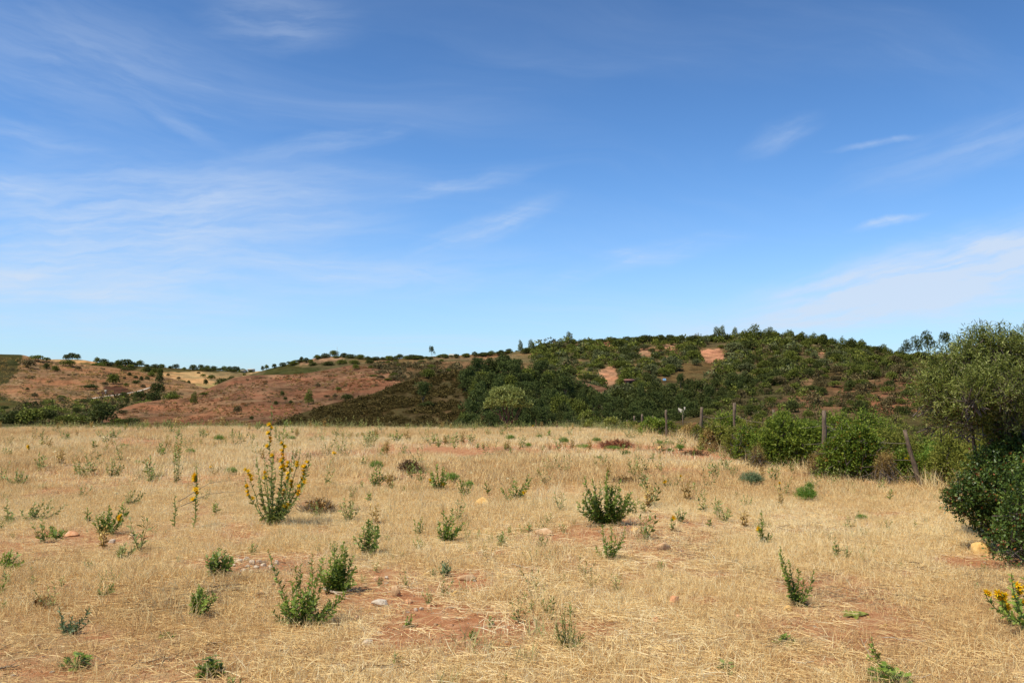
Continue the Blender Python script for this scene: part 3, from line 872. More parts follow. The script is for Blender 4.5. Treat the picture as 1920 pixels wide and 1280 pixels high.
LT2 = [  # valley woods on the near side
    ('ochre', 'shrub', 'dark', 261, 742, 30, 17, 'broad dark thicket in the valley right of the road'),
    ('ochre', 'round', 'dark', 287, 745, 24, 15, 'dark low tree in the valley thicket above the red hill'),
    ('ochre', 'round', 'dark', 295, 729, 24, 22, 'round dark crown rising over the valley thicket'),
    ('ochre', 'shrub', 'green', 322, 744, 34, 12, 'lighter green thicket tapering towards the red hill'),
    ('far', 'round', 'dark', 318, 722, 22, 17, 'dark round tree in the valley row, leftmost of three'),
    ('far', 'round', 'dark', 338, 720, 23, 18, 'dark round tree in the valley row, middle of three'),
    ('far', 'shrub', 'dark', 360, 724, 18, 11, 'low dark tree in the valley row, rightmost of three'),
    ('far', 'shrub', 'dark', 354, 717, 8, 8, 'small tree peeking over the valley row'),
]
for a in LT: hill_tree(*a, GO)
for a in LT2: hill_tree(*a, 'dark trees of the valley beyond the road')
# skyline left
for a in (('far', 'round', 'dark', 124, 669, 11, 10, 'left tree of the three on the bare skyline knoll'), ('far', 'round', 'dark', 135, 667, 13, 12, 'middle tree of the three on the bare skyline knoll'),
          ('far', 'round', 'dark', 145, 669, 11, 9, 'right tree of the three on the bare skyline knoll'), ('ochre', 'shrub', 'green', 68, 671, 26, 11, 'flat green thicket on the skyline right of the heath corner'),
          ('ochre', 'shrub', 'green', 87, 673, 16, 9, 'right end of the green thicket on the left skyline')):
    hill_tree(*a, 'trees along the left skyline')
sk = [(182, 676, 13), (195, 678, 15), (207, 682, 12), (221, 681, 15), (236, 680, 20), (249, 683, 16), (262, 682, 14), (276, 686, 13), (290, 687, 15), (303, 687, 14), (320, 688, 9), (330, 687, 11),
      (345, 691, 9), (362, 690, 14), (377, 688, 14), (388, 689, 11), (400, 691, 12), (411, 692, 8), (420, 691, 12), (431, 691, 10), (442, 692, 13), (456, 694, 11), (470, 696, 7)]
for i, (px, py, w) in enumerate(sk):
    where = 'over the ochre slope' if px < 315 else 'over the golden field' if px < 410 else 'near the low gap before the red hill'
    hill_tree('far', 'round', 'dark' if i % 3 else 'green', px, py, w, w * .72, f'{"low wide" if w > 13 else "small"} dark tree in the skyline row {where}', 'skyline row of trees ' + where)
for i in range(16):
    px = rng.uniform(172, 312); py = np.interp(px, [172, 312], [684, 692]) + rng.uniform(-1, 5)
    hill_tree('far' if py < 690 else 'ochre', 'shrub', ('dark', 'green')[i % 2], px, py, rng.uniform(9, 15), rng.uniform(6, 9), 'low green bush in the dark belt below the left skyline', 'bushes of the dark belt below the left skyline')

# valley bottom, left, in front of the ochre hill
VB = [(8, 762, 18, 10, 'dark', 'shrub', 'dark bush at the left picture edge below the green strip'), (27, 782, 44, 32, 'dark', 'round', 'large dark tree low at the left edge behind the field'),
      (62, 777, 50, 40, 'green', 'round', 'broad green tree behind the field, second from the left edge'), (93, 776, 34, 28, 'dark', 'shrub', 'dark shrub right of the broad green tree behind the field'),
      (118, 784, 30, 22, 'green', 'shrub', 'dull green shrub in the dip behind the field'), (143, 786, 40, 24, 'green', 'shrub', 'green shrub behind the field left of the very dark tree'),
      (144, 767, 13, 12, 'dark', 'round', 'small dark tree standing alone left of the very dark tree'), (175, 788, 34, 18, 'dark', 'shrub', 'dull shrub under the very dark tree'),
      (191, 771, 44, 42, 'dark', 'round', 'very dark dense round tree, largest on the left, before the red hill'), (222, 790, 34, 20, 'green', 'shrub', 'rounded bush at the field edge right of the very dark tree'),
      (246, 790, 34, 22, 'dark', 'shrub', 'dark rounded bush where the red hill meets the field edge'), (5, 790, 30, 26, 'dark', 'shrub', 'dark shrub cut by the left picture edge behind the field'),
      (100, 794, 30, 16, 'dark', 'shrub', 'low dark shrub hugging the field edge on the left'), (183, 753, 16, 10, 'dark', 'shrub', 'dark bush on top of the left shoulder of the very dark tree')]
for px, py, w, h, tone, kd, lb in VB:
    Y = 150 if h > 12 else 190
    P = pt(px, py + h * .5, Y); s = Y / F
    gzv = -8.0
    zz = P[2]; P[2] = min(zz - .2, zz)
    far_tree(kd, tone, P, w * s, h * s * 1.02, lb, 'shrubs and trees in the dip behind the field', True)
# a low bank that carries them
bank = Hill('valley_bank', [(-900, 785, 160), (0, 783, 160), (60, 786, 158), (150, 789, 155), (230, 793, 152), (300, 802, 148), (420, 815, 145)],
            [(-900, 850, 80), (420, 860, 80)], -900, 420, 108, .9, .5, rows=40)
bank.build(painter((.07, .065, .026), 8, [([(90, 780), (180, 780), (180, 800), (90, 800)], (.13, .085, .04), .8, .6)], .9))

# red hill and oak hill
RH = [('red', 'columnpine', 'green', 579, 744, 19, 29, 'dark green pine standing on the lower edge of the red hill'), ('red', 'shrub', 'green', 634, 729, 13, 9, 'round bush alone on the right half of the red hill'),
      ('red', 'shrub', 'dry', 613, 742, 9, 7, 'dull small bush on the red hill, left of two'), ('red', 'shrub', 'dry', 628, 742, 9, 7, 'dull small bush on the red hill, right of two'),
      ('red', 'shrub', 'dark', 651, 746, 20, 13, 'dark bush on the line between red hill and dark heath'), ('red', 'shrub', 'dark', 529, 737, 7, 9, 'uppermost bush of the short diagonal row on the red hill'),
      ('red', 'shrub', 'dark', 535, 747, 8, 8, 'middle bush of the short diagonal row on the red hill'), ('red', 'shrub', 'dark', 545, 754, 8, 6, 'lowest bush of the short diagonal row on the red hill'),
      ('red', 'shrub', 'dark', 517, 757, 8, 9, 'small dark bush behind the tall thistle top'), ('red', 'shrub', 'dry', 596, 722, 9, 6, 'tiny dull bush high on the middle of the red hill'),
      ('red', 'shrub', 'green', 667, 688, 12, 11, 'green bush on the crest of the red hill'), ('red', 'columnpine', 'green', 364, 746, 17, 24, 'light green conical tree on the left shoulder of the red hill'),
      ('red', 'shrub', 'green', 382, 738, 15, 8, 'wide low bush right of the conical tree'), ('red', 'shrub', 'dry', 445, 767, 17, 16, 'dark brownish bush low on the red hill left of the thistle'),
      ('red', 'shrub', 'dry', 229, 773, 18, 11, 'brown bush on the left foot of the red hill'),
      ('red', 'shrub', 'dark', 472, 784, 8, 8, 'tiny dark bush at the foot of the red hill behind the field edge'), ('red', 'shrub', 'green', 738, 703, 16, 8, 'low bush in the brown scrub right of the red hill crest'),
      ('heath', 'round', 'green', 804, 700, 25, 19, 'green tree on the crest of the dark heath'), ('heath', 'shrub', 'dark', 800, 759, 30, 14, 'dark bush under the open-crowned tree on the heath')]
for a in RH: hill_tree(*a, 'bushes of the red hill and dark heath')
hill_tree('heath', 'euc', 'dark', 792, 740, 40, 46, 'open-crowned tree with bare trunk on the dark heath slope', None)
for i in range(22):
    px = rng.uniform(690, 860); py = rng.uniform(682, 712)
    hill_tree('red', 'shrub', ('green', 'dry', 'dry')[i % 3], px, py, rng.uniform(8, 16), rng.uniform(5, 8), 'low olive-brown bush in the scrub above the heath', 'scrub bushes between red hill and skyline')
OK_ = [(492, 688, 6, 9), (500, 687, 8, 8), (514, 685, 9, 7), (530, 682, 13, 7), (551, 679, 15, 8), (565, 672, 8, 7), (574, 674, 13, 10), (583, 676, 9, 9), (595, 667, 10, 8), (610, 665, 18, 10), (626, 662, 18, 11), (644, 665, 15, 9),
       (657, 667, 16, 9), (675, 668, 16, 10), (690, 671, 12, 8), (694, 677, 16, 10), (665, 678, 16, 10), (615, 680, 24, 10), (587, 682, 15, 8), (640, 678, 20, 9), (705, 671, 13, 7), (718, 671, 12, 7), (730, 670, 14, 9), (741, 671, 12, 7),
       (750, 667, 13, 9), (762, 669, 13, 8), (774, 667, 20, 9), (791, 670, 11, 7), (822, 667, 9, 6), (836, 667, 11, 8), (856, 667, 11, 8), (873, 665, 13, 8), (890, 663, 12, 8), (905, 662, 13, 8), (922, 661, 13, 8), (940, 658, 12, 8), (955, 656, 13, 9)]
for i, (px, py, w, h) in enumerate(OK_):
    where = 'on the left end of the oak ridge' if px < 590 else 'around the mast on the oak ridge' if px < 700 else 'between the mast and the lone eucalyptus' if px < 800 else 'right of the lone eucalyptus'
    hill_tree('oak', 'round', ('dark', 'green', 'dark')[i % 3], px, py + 1, w, h, f'{"broad" if w > 14 else "small"} dark green tree {where}', 'ridge trees ' + where)
for i in range(34):
    px = rng.choice([rng.uniform(500, 720), rng.uniform(720, 800), rng.uniform(830, 1000)]); py = np.interp(px, [500, 540, 575, 610, 660, 700, 800, 930, 985], [688, 681, 673, 667, 667, 671, 668, 661, 656]) + rng.uniform(0, 3)
    hill_tree('oak', 'shrub', ('green', 'dark')[i % 2], px, py, rng.uniform(8, 22), rng.uniform(4, 7), 'low thicket between the ridge trees', 'low thickets between the ridge trees')
for i in range(18):
    px = rng.choice([rng.uniform(172, 320), rng.uniform(360, 405), rng.uniform(415, 460)]); py = np.interp(px, [172, 250, 330, 400, 470], [680, 685, 690, 692, 696]) + rng.uniform(-1, 2)
    hill_tree('far', 'shrub', ('green', 'dark')[i % 2], px, py, rng.uniform(9, 22), rng.uniform(4, 7), 'low thicket between the skyline trees', 'low thickets between the skyline trees')
for i in range(24):
    px = rng.uniform(680, 1000); py = rng.uniform(672, 690)
    hill_tree('oak', 'shrub', ('green', 'dry', 'dark')[i % 3], px, py, rng.uniform(8, 15), rng.uniform(5, 8), 'low bush on the brown slope under the ridge trees', 'bushes under the ridge trees')
hill_tree('oak', 'euc', 'dark', 810, 661, 15, 19, 'lone eucalyptus with a rounded crown standing on the middle ridge', None)

# eucalyptus grove in the middle, dark
grove_poly = [(868, 706), (880, 692), (950, 690), (1020, 694), (1055, 712), (1100, 736), (1160, 748), (1250, 756), (1300, 772), (1300, 800), (1180, 806), (860, 806), (880, 760)]
cnt = 0; pts_ = []
while cnt < 150:
    px, py = rng.uniform(860, 1300), rng.uniform(690, 806)
    if not inpoly(np.array(px), np.array(py), grove_poly): continue
    if any(abs(px - a) < 15 and abs(py - b) < 8 for a, b in pts_) and rng.random() < .8: continue
    pts_.append((px, py)); cnt += 1
for px, py in sorted(pts_, key=lambda p: p[1]):
    hh = rng.uniform(24, 38); ww = rng.uniform(22, 36)
    where = 'the upper left of the dark grove' if (px < 1000 and py < 745) else 'the foot of the dark grove' if py > 775 else 'the right flank of the dark grove' if px > 1100 else 'the middle of the dark grove'
    kd, tn = ('euc', 'dark') if rng.random() < .7 else ('round', 'dark') if rng.random() < .7 else ('round', 'green')
    hill_tree('heath', kd, tn, px, py - hh * .15, ww, hh, f'dark slender tree at {where}', 'trees at ' + where)

# right hill: hundreds of shrubs, low trees and pines
def scatter(poly, n, gap):
    P = np.array(poly); out = []; tries = 0
    while len(out) < n and tries < n * 60:
        tries += 1
        px, py = rng.uniform(P[:, 0].min(), P[:, 0].max()), rng.uniform(P[:, 1].min(), P[:, 1].max())
        if not inpoly(np.array(px), np.array(py), poly): continue
        if any(abs(px - a) < gap and abs(py - b) < gap * .4 for a, b in out): continue
        out.append((px, py))
    return out

BARES = [[(1130, 686), (1152, 682), (1165, 712), (1140, 726), (1118, 705)], [(1310, 650), (1350, 650), (1362, 674), (1318, 678)], [(1228, 716), (1290, 678), (1340, 676), (1345, 700), (1290, 722), (1230, 735)],
         [(1010, 694), (1060, 702), (1110, 722), (1090, 745), (1040, 735)], [(1104, 640), (1155, 638), (1158, 648), (1110, 648)], [(1248, 642), (1268, 642), (1268, 656), (1250, 660)], [(1533, 660), (1550, 660), (1552, 676), (1535, 674)],
         [(1195, 652), (1212, 650), (1225, 668), (1205, 668)]]


def bare_at(px, py): return any(bool(inpoly(np.array(px), np.array(py), b)) for b in BARES)


for px, py in scatter([(1000, 652), (1062, 642), (1400, 634), (1500, 640), (1700, 672), (1700, 690), (1560, 690), (1400, 712), (1330, 700), (1230, 720), (1160, 745), (1100, 728), (1060, 700), (1010, 690)], 215, 11):
    if bare_at(px, py): continue
    w = float(np.clip(rng.lognormal(2.9, .38), 10, 40)); tn = rng.choice(['green', 'dark', 'grey', 'grey', 'green'])
    where = 'upper left' if (px < 1250 and py < 672) else 'lower left' if px < 1250 else 'upper right' if py < 672 else 'lower right'
    lb = {'green': 'rounded green bush', 'dark': 'rounded dark bush', 'grey': 'rounded grey-green bush'}[tn] + f' on the {where} of the scrub-covered hill'
    hill_tree('right', rng.choice(['shrub', 'round', 'round']), tn, px, py, w, w * rng.uniform(.5, .7), lb, f'bushes on the {where} of the scrub-covered hill')
for px, py in scatter([(1180, 730), (1300, 715), (1400, 712), (1470, 700), (1470, 720), (1400, 742), (1330, 770), (1250, 790), (1180, 775)], 60, 15):
    w = rng.uniform(17, 30)
    hill_tree('right', rng.choice(['round', 'euc', 'round']), 'dark', px, py, w, w * rng.uniform(.8, 1.05), 'dark tree in the hollow right of the grove', 'dark trees in the hollow right of the grove')
# skyline of the right hill
skx = np.concatenate([np.arange(984, 1400, 10.5), np.arange(1400, 1700, 8.5)]) + rng.uniform(-3, 3, 76)[:len(np.arange(984, 1400, 10.5)) + len(np.arange(1400, 1700, 8.5))]
for i, px in enumerate(skx):
    cp = float(H['right'].lines(np.array(px))[0])
    if px > 1395: kd, tn, w, h = 'columnpine', 'green' if i % 3 else 'dark', rng.uniform(13, 20), rng.uniform(13, 22)
    else: kd, tn, w, h = 'round', ('dark', 'green')[i % 2], rng.uniform(14, 22), rng.uniform(9, 13)
    if kd == 'columnpine': kd = rng.choice(['columnpine', 'pine', 'round'], p=[.4, .2, .4]); tn = 'green' if kd != 'round' else tn
    if kd == 'pine': w *= 1.1
    where = 'left part' if px < 1200 else 'middle' if px < 1450 else 'right part'
    hill_tree('right', kd, tn, px, cp + 2 - (h - 10) * .3, w, h, f'{"pine" if kd != "round" else "round-topped tree"} on the {where} of the wooded hill crest', f'trees on the {where} of the wooded hill crest')
for a in ((976, 651, 10, 17, 'slim pointed pine left of the wooded hill crest, lower one'), (996, 648, 13, 18, 'slim pointed pine left of the wooded hill crest, upper one'), (1067, 634, 14, 14, 'small dark tree at the left end of the wooded crest'),
          (1344, 622, 12, 14, 'left of two small pointed pines on the crest'), (1354, 622, 12, 14, 'right of two small pointed pines on the crest'),
          (1378, 623, 11, 15, 'lone narrow pine on the middle of the crest'), (1415, 624, 24, 26, 'tallest broad pine on the wooded crest'), (1444, 625, 18, 20, 'pine right of the tallest pine on the crest'),
          (1480, 627, 18, 16, 'dark pine where the crest starts to fall to the right'), (1596, 643, 14, 16, 'pointed pine on the falling right crest'), (1656, 657, 16, 16, 'dark leafy tree at the right end of the crest')):
    hill_tree('right', 'columnpine', 'green', a[0], a[1], a[2] * 1.4, a[3] * 1.1, a[4], None)
# brown hill shrubs
for px, py in scatter([(1370, 750), (1450, 722), (1560, 700), (1700, 680), (1720, 690), (1720, 760), (1620, 790), (1480, 790), (1380, 785)], 62, 17):
    w = rng.uniform(12, 26); tn = rng.choice(['green', 'dry', 'dark', 'dry', 'green'])
    side = 'left' if px < 1560 else 'right'
    hill_tree('brown', 'shrub', tn, px, py, w, w * rng.uniform(.5, .8), {'green': 'green', 'dry': 'dull brownish', 'dark': 'dark'}[tn] + f' bush on the {side} half of the brown slope', f'bushes on the {side} half of the brown slope')
for a in ((1484, 763, 24, 26, 'dark rounded tree low on the brown slope behind the fence'), (1540, 731, 22, 16, 'dark green bush in the middle of the brown slope'), (1405, 768, 22, 18, 'dark bush on the brown slope left of the dark rounded tree'),
          (1594, 722, 20, 18, 'dark bush high on the brown slope, left of two'), (1620, 723, 22, 18, 'dark bush high on the brown slope, right of two'), (1612, 764, 34, 24, 'broad dark bush low on the brown slope'),
          (1696, 770, 30, 18, 'dark bush on the brown slope beside the grey olive shrub'), (1646, 698, 14, 20, 'reddish dark bush on the brow of the brown slope'), (1625, 695, 16, 26, 'thin-trunked dark tree on the brow of the brown slope')):
    hill_tree('brown', 'round', 'dark' if a[2] > 17 else 'green', a[0], a[1], a[2], a[3], a[4], None)
for i, px in enumerate(np.arange(1300, 1735, 9.0)):
    cp = float(H['brown'].lines(np.array(px))[0])
    w = rng.uniform(14, 24)
    hill_tree('brown', 'shrub' if i % 3 or i % 4 == 2 else 'round', ('dark', 'green', 'dry', 'green')[i % 4], px, cp + rng.uniform(-1, 5), w, w * rng.uniform(.55, .8), 'bush on the brow where the brown slope meets the wooded hill', 'bushes along the brow of the brown slope')
# brow eucalypts on the right skyline
for a in ((1692, 655, 14, 16, 'lowest eucalyptus at the left end of the right skyline group'), (1704, 651, 18, 22, 'small eucalyptus left of the gap on the right skyline'), (1721, 645, 20, 32, 'slim tall eucalyptus on the right skyline'), (1740, 641, 28, 36, 'tallest rounded eucalyptus on the right skyline'),
          (1775, 646, 22, 32, 'eucalyptus on the right skyline touching the olive shrub'), (1790, 652, 26, 22, 'dark eucalyptus partly behind the olive shrub'),
          (1880, 645, 22, 22, 'eucalyptus seen over the olive shrub, left one'), (1908, 642, 26, 22, 'eucalyptus seen over the olive shrub at the picture edge'), (1935, 642, 26, 24, 'eucalyptus on the skyline outside the right picture edge')):
    a = (a[0], a[1], a[2] * 1.12, *a[3:]); hill_tree('brown', 'euc', 'dark', *a, 'eucalyptus trees on the right skyline')


# ---- scrub that nobody could count: small clumps over the slopes, placed by a point cloud
def clump_mesh(name, mat, seed, n=46, tall=.7):
    r = np.random.default_rng(seed); c = MB()
    crown(c, [(0, 0, .1, .5, .5, tall), (.3, .2, .05, .3, .3, tall * .7)], n, 3, .12, .2, .6, r=r, lowcut=0, inner=.05)
    return c.mesh(name, mat)


def stuff_cloud(name, pts, scale, tint, protos, label=None, tilt=None):
    """one object: instances of a few small meshes on given points"""
    me = bpy.data.meshes.new(name + '_points')
    pts = np.asarray(pts, np.float32)
    me.vertices.add(len(pts)); me.vertices.foreach_set('co', pts.ravel())
    for nm, arr in (('iscale', scale), ('itint', tint), ('irot', rng.uniform(0, 6.28, len(pts))), ('ipick', rng.integers(0, len(protos), len(pts)).astype(np.float32))):
        a = me.attributes.new(nm, 'FLOAT', 'POINT'); a.data.foreach_set('value', np.asarray(arr, np.float32))
    o = link(name, me); o['kind'] = 'stuff'
    if label: o['label'] = label
    ng = bpy.data.node_groups.new(name + '_scatter', 'GeometryNodeTree')
    ng.interface.new_socket('Geometry', in_out='INPUT', socket_type='NodeSocketGeometry')
    ng.interface.new_socket('Geometry', in_out='OUTPUT', socket_type='NodeSocketGeometry')
    gi = ng.nodes.new('NodeGroupInput'); go = ng.nodes.new('NodeGroupOutput')
    def na(nm):
        n_ = ng.nodes.new('GeometryNodeInputNamedAttribute'); n_.data_type = 'FLOAT'; n_.inputs[0].default_value = nm
        return n_.outputs[0]
    join = ng.nodes.new('GeometryNodeJoinGeometry')
    for i, pm in enumerate(protos):
        cmp_ = ng.nodes.new('FunctionNodeCompare'); cmp_.data_type = 'FLOAT'; cmp_.operation = 'EQUAL'
        ng.links.new(na('ipick'), cmp_.inputs[0]); cmp_.inputs[1].default_value = float(i); cmp_.inputs['Epsilon'].default_value = .1
        iop = ng.nodes.new('GeometryNodeInstanceOnPoints')
        ng.links.new(gi.outputs[0], iop.inputs['Points']); ng.links.new(cmp_.outputs[0], iop.inputs['Selection'])
        ob = bpy.data.objects.new(name + '_source', pm)      # never linked: only the source of the instances
        oi = ng.nodes.new('GeometryNodeObjectInfo'); oi.inputs[0].default_value = ob
        ng.links.new(oi.outputs['Geometry'], iop.inputs['Instance'])
        cx = ng.nodes.new('ShaderNodeCombineXYZ'); ng.links.new(na('irot'), cx.inputs[2])
        ng.links.new(cx.outputs[0], iop.inputs['Rotation'])
        ng.links.new(na('iscale'), iop.inputs['Scale'])
        ng.links.new(iop.outputs[0], join.inputs[0])
    ng.links.new(join.outputs[0], go.inputs[0])
    md = o.modifiers.new('scatter', 'NODES'); md.node_group = ng
    return o


def hill_cloud(name, hill, poly, n, size, mat, label, avoid=False, tall=.7):
    P = np.array(poly, float)
    px = rng.uniform(P[:, 0].min(), P[:, 0].max(), n * 3); py = rng.uniform(P[:, 1].min(), P[:, 1].max(), n * 3)
    k = inpoly(px, py, poly)
    k &= fbm(px / 22, py / 8, 77, 3) > -.18
    px, py = px[k][:n], py[k][:n]
    if avoid:
        kk = np.zeros(len(px), bool)
        for b in BARES: kk |= inpoly(px, py, b)
        px, py = px[~kk], py[~kk]
    P3 = H[hill].at(px, py)
    s = P3[:, 1] / F * size * np.clip(rng.lognormal(-.15, .5, len(px)), .3, 2.6)
    P3[:, 2] -= s * .12
    cl_ = [clump_mesh('bush_clump', mm_, 300 + j, tall=tall) for j, mm_ in enumerate(mat if isinstance(mat, list) else [mat] * 3)]
    stuff_cloud(name, P3, s, rng.random(len(px)), cl_, label)


hill_cloud('scrub', 'right', [(990, 655), (1062, 642), (1400, 632), (1500, 636), (1720, 672), (1760, 700), (1500, 720), (1400, 745), (1300, 780), (1150, 780), (1100, 735), (1050, 705), (1000, 690)], 3300, 9, [M['far_green'], M['far_dark'], M['far_grey'], M['far_dry'], M['far_green'], M['bush_olive']], 'low green scrub covering the wooded hill', True)
hill_cloud('undergrowth', 'brown', [(1300, 780), (1400, 738), (1500, 702), (1640, 686), (1760, 668), (1930, 655), (2100, 650), (2100, 840), (1600, 830), (1300, 820)], 2600, 8, [M['far_dry'], M['far_dry'], M['far_green'], M['far_dark']], 'brown undergrowth on the nearer right slope')
hill_cloud('heather', 'heath', [(490, 806), (560, 780), (700, 742), (760, 718), (870, 696), (900, 700), (900, 806)], 3800, 6, leaf_mat('heather_brush', [(0, (.045, .034, .014)), (.5, (.09, .07, .028)), (1, (.15, .118, .045))], .1, .8, .1), 'dark heath cover of the middle slope', tall=.55)
hill_cloud('bracken', 'red', [(690, 684), (860, 680), (870, 700), (760, 720), (700, 700)], 500, 6, M['far_dry'], 'brown bracken beyond the red hill crest', tall=.5)
hill_cloud('dry_scrub', 'ochre', [(-40, 775), (100, 752), (240, 746), (330, 738), (330, 765), (240, 790), (-40, 800)], 500, 8, [M['far_dry'], M['far_dark'], M['far_green']], 'dull scrub on the valley floor left')
hill_cloud('dry_tussocks', 'red', [(225, 775), (300, 752), (372, 740), (480, 706), (600, 698), (670, 686), (750, 708), (620, 755), (500, 800), (250, 800)], 2600, 2.6, [M['bush_dry'], M['far_dry'], M['deadred_tuft']], 'dry tussocks on the red hill', tall=.45)
hill_cloud('dry_tussocks', 'ochre', [(-40, 670), (45, 672), (160, 686), (260, 700), (390, 730), (330, 745), (200, 745), (90, 765), (-40, 740)], 2200, 2.6, [M['bush_dry'], M['far_dry'], M['bush_dry']], 'dry tussocks on the ochre slope', tall=.45)
hill_cloud('grove_undergrowth', 'heath', [(870, 700), (1040, 700), (1180, 760), (1300, 785), (1300, 806), (870, 806)], 1200, 10, M['euc'], 'dark undergrowth beneath the grove')


# ------------------------------------------------------------------ far built things
def box(mb, c, sz, rz=0.0, mat=0, taper=0.0):
    x, y, z = [k / 2 for k in sz]
    V = np.array([[a * x, b * y, d * z] for d in (-1, 1) for a, b in ((-1, -1), (1, -1), (1, 1), (-1, 1))], float)
    V[4:, :2] *= 1 - taper
    ca, sa = math.cos(rz), math.sin(rz)
    V = V @ np.array([[ca, sa, 0], [-sa, ca, 0], [0, 0, 1]]) + np.array(c, float)
    mb.add(V, np.array([[0, 3, 2, 1], [4, 5, 6, 7], [0, 1, 5, 4], [1, 2, 6, 5], [2, 3, 7, 6], [3, 0, 4, 7]]), .5, mat)


def gable_roof(mb, c, w, d, h, over=.3, rz=0.0, mat=0):
    x, y = w / 2 + over, d / 2 + over
    V = np.array([[-x, -y, 0], [x, -y, 0], [x, y, 0], [-x, y, 0], [-x, 0, h], [x, 0, h], [-x, -y, -.18], [x, -y, -.18], [x, y, -.18], [-x, y, -.18]], float)
    ca, sa = math.cos(rz), math.sin(rz)
    V = V @ np.array([[ca, sa, 0], [-sa, ca, 0], [0, 0, 1]]) + np.array(c, float)
    mb.add(V, [np.array([[0, 1, 5, 4], [2, 3, 4, 5], [0, 6, 7, 1], [2, 8, 9, 3], [6, 9, 8, 7], [1, 7, 8, 2], [0, 3, 9, 6]]), np.array([[1, 2, 5], [3, 0, 4]])], .5, mat)


def house(P, w, d, h, rh, rz, label, wall='white_wall', roof='roof_tile', chimney=False, group=None, nwin=2):
    t = thing('house', label, 'house', P, group, rz)
    mb = MB(); box(mb, (0, 0, h / 2 - .6), (w, d, h + 1.2)); link('wall', mb.mesh('house_wall', M[wall]), t)
    mb = MB(); gable_roof(mb, (0, 0, h), w, d, rh)
    rf = link('roof', mb.mesh('house_roof', M[roof]), t)
    mb = MB(); V = [(-w / 2, 0, h + rh * .93)]
    if chimney:
        mb = MB(); box(mb, (w * .25, 0, h + rh + .5), (.8, .8, 2.6)); link('chimney', mb.mesh('house_chimney', M['white_wall']), rf)
    for i in range(nwin):
        mb = MB(); box(mb, (-w / 2 + w * (i + .5) / nwin, -d / 2 - .01, h * .55), (.9, .12, 1.1)); link('window', mb.mesh('house_window', M['dark_open']), t)
    return t


P = H['oak'].at(848, 668); house(P + [0, 6, -1.3], 4.4, 3.5, 2.0, 1.0, .2, 'white house on the middle ridge just right of the lone eucalyptus', roof='white_wall')
P = H['far'].at(471, 697); house(P, 6.5, 4, 2.2, .8, 0, 'tiny white farm building in the low gap of the skyline', roof='white_wall')
P = H['far'].at(456, 699); house(P, 4, 3, 1.8, .6, .1, 'tiny pale shed left of the farm building in the skyline gap', roof='white_wall', nwin=1)
P = H['heath'].at(1180, 727); Q = H['right'].at(1180, 724); house(Q + [0, 0, 1.5], 2.8, 2, 1.3, .5, .3, 'small shed with a rusty red roof among the trees of the right hill', wall='roof_tile', nwin=1)
# whitewashed ruin with a pillar behind the fence
Q = H['heath'].at(1281, 788)
t = thing('ruined_wall', 'whitewashed sloping wall with a small pillar seen between the fence posts', 'ruin', Q)
s_ = Q[1] / F
mb = MB()
top = pt(1283, 764, Q[1])[2] - Q[2]
V = np.array([[-3 * s_, 0, -1], [6 * s_, 0, -1], [6 * s_, 0, top * .35], [5 * s_, 0, top * .62], [1 * s_, 0, top * .82], [-8 * s_, 0, top * .98], [-9 * s_, 0, top * .86], [-1 * s_, 0, top * .45]])
V2 = np.concatenate([V, V + [0, .5, 0]]); n_ = len(V)
mb.add(V2, [np.array([[0, 1, 2, 7], [7, 2, 3, 4], [7, 4, 5, 6]]), np.array([[0, 1, 2, 7], [7, 2, 3, 4], [7, 4, 5, 6]])[:, ::-1] + n_, np.array([[i, i + n_, (i + 1) % n_ + n_, (i + 1) % n_] for i in range(n_)])])
link('wall', mb.mesh('ruin_wall', M['white_wall']), t)
mb = MB(); box(mb, (3.4 * s_, .25, top * .85), (1.7 * s_, .8, top * .42)); link('pillar', mb.mesh('ruin_pillar', M['white_wall']), t)
# blue tarpaulin on the hill
Q = H['right'].at(1246, 711)
mb = MB()
n_ = 7; xs = np.linspace(-.55, .55, n_); zs = np.linspace(0, .8, 5)
GX, GZ = np.meshgrid(xs, zs); gy_ = .4 * np.sin(GX * 3) * .4 + GZ * .5
ii = np.arange(4)[:, None] * n_ + np.arange(n_ - 1)[None]
mb.add(np.stack([GX * (1 + .2 * np.sin(GZ * 4)), gy_, GZ], -1).reshape(-1, 3), np.stack([ii, ii + 1, ii + n_ + 1, ii + n_], -1).reshape(-1, 4))
mb.add(np.stack([GX * (1 + .2 * np.sin(GZ * 4)), gy_ + .15, GZ], -1).reshape(-1, 3), np.stack([ii, ii + n_, ii + n_ + 1, ii + 1], -1).reshape(-1, 4))
thing('tarpaulin', 'small bright blue sheet lying among the bushes of the right hill', 'tarpaulin', Q + [0, 0, .6], me=mb.mesh('tarpaulin', M['blue_sheet']))
# mast on the oak ridge
Q = H['oak'].at(632, 672); mh = pt(632, 650, Q[1])[2] - Q[2]
t = thing('lattice_mast', 'thin grey mast standing on the oak ridge', 'mast', Q)
mb = MB(); V, Fa = tube([(0, 0, -1), (0, 0, mh)], [.13, .06], 6); mb.add(V, Fa); link('pole', mb.mesh('mast_pole', M['metal']), t)
mb = MB()
for k in range(3):
    V, Fa = tube([(-.5, 0, mh * (.7 + .12 * k)), (.5, 0, mh * (.7 + .12 * k))], .03, 4); mb.add(V, Fa)
link('crossbar', mb.mesh('mast_crossbars', M['metal']), t)
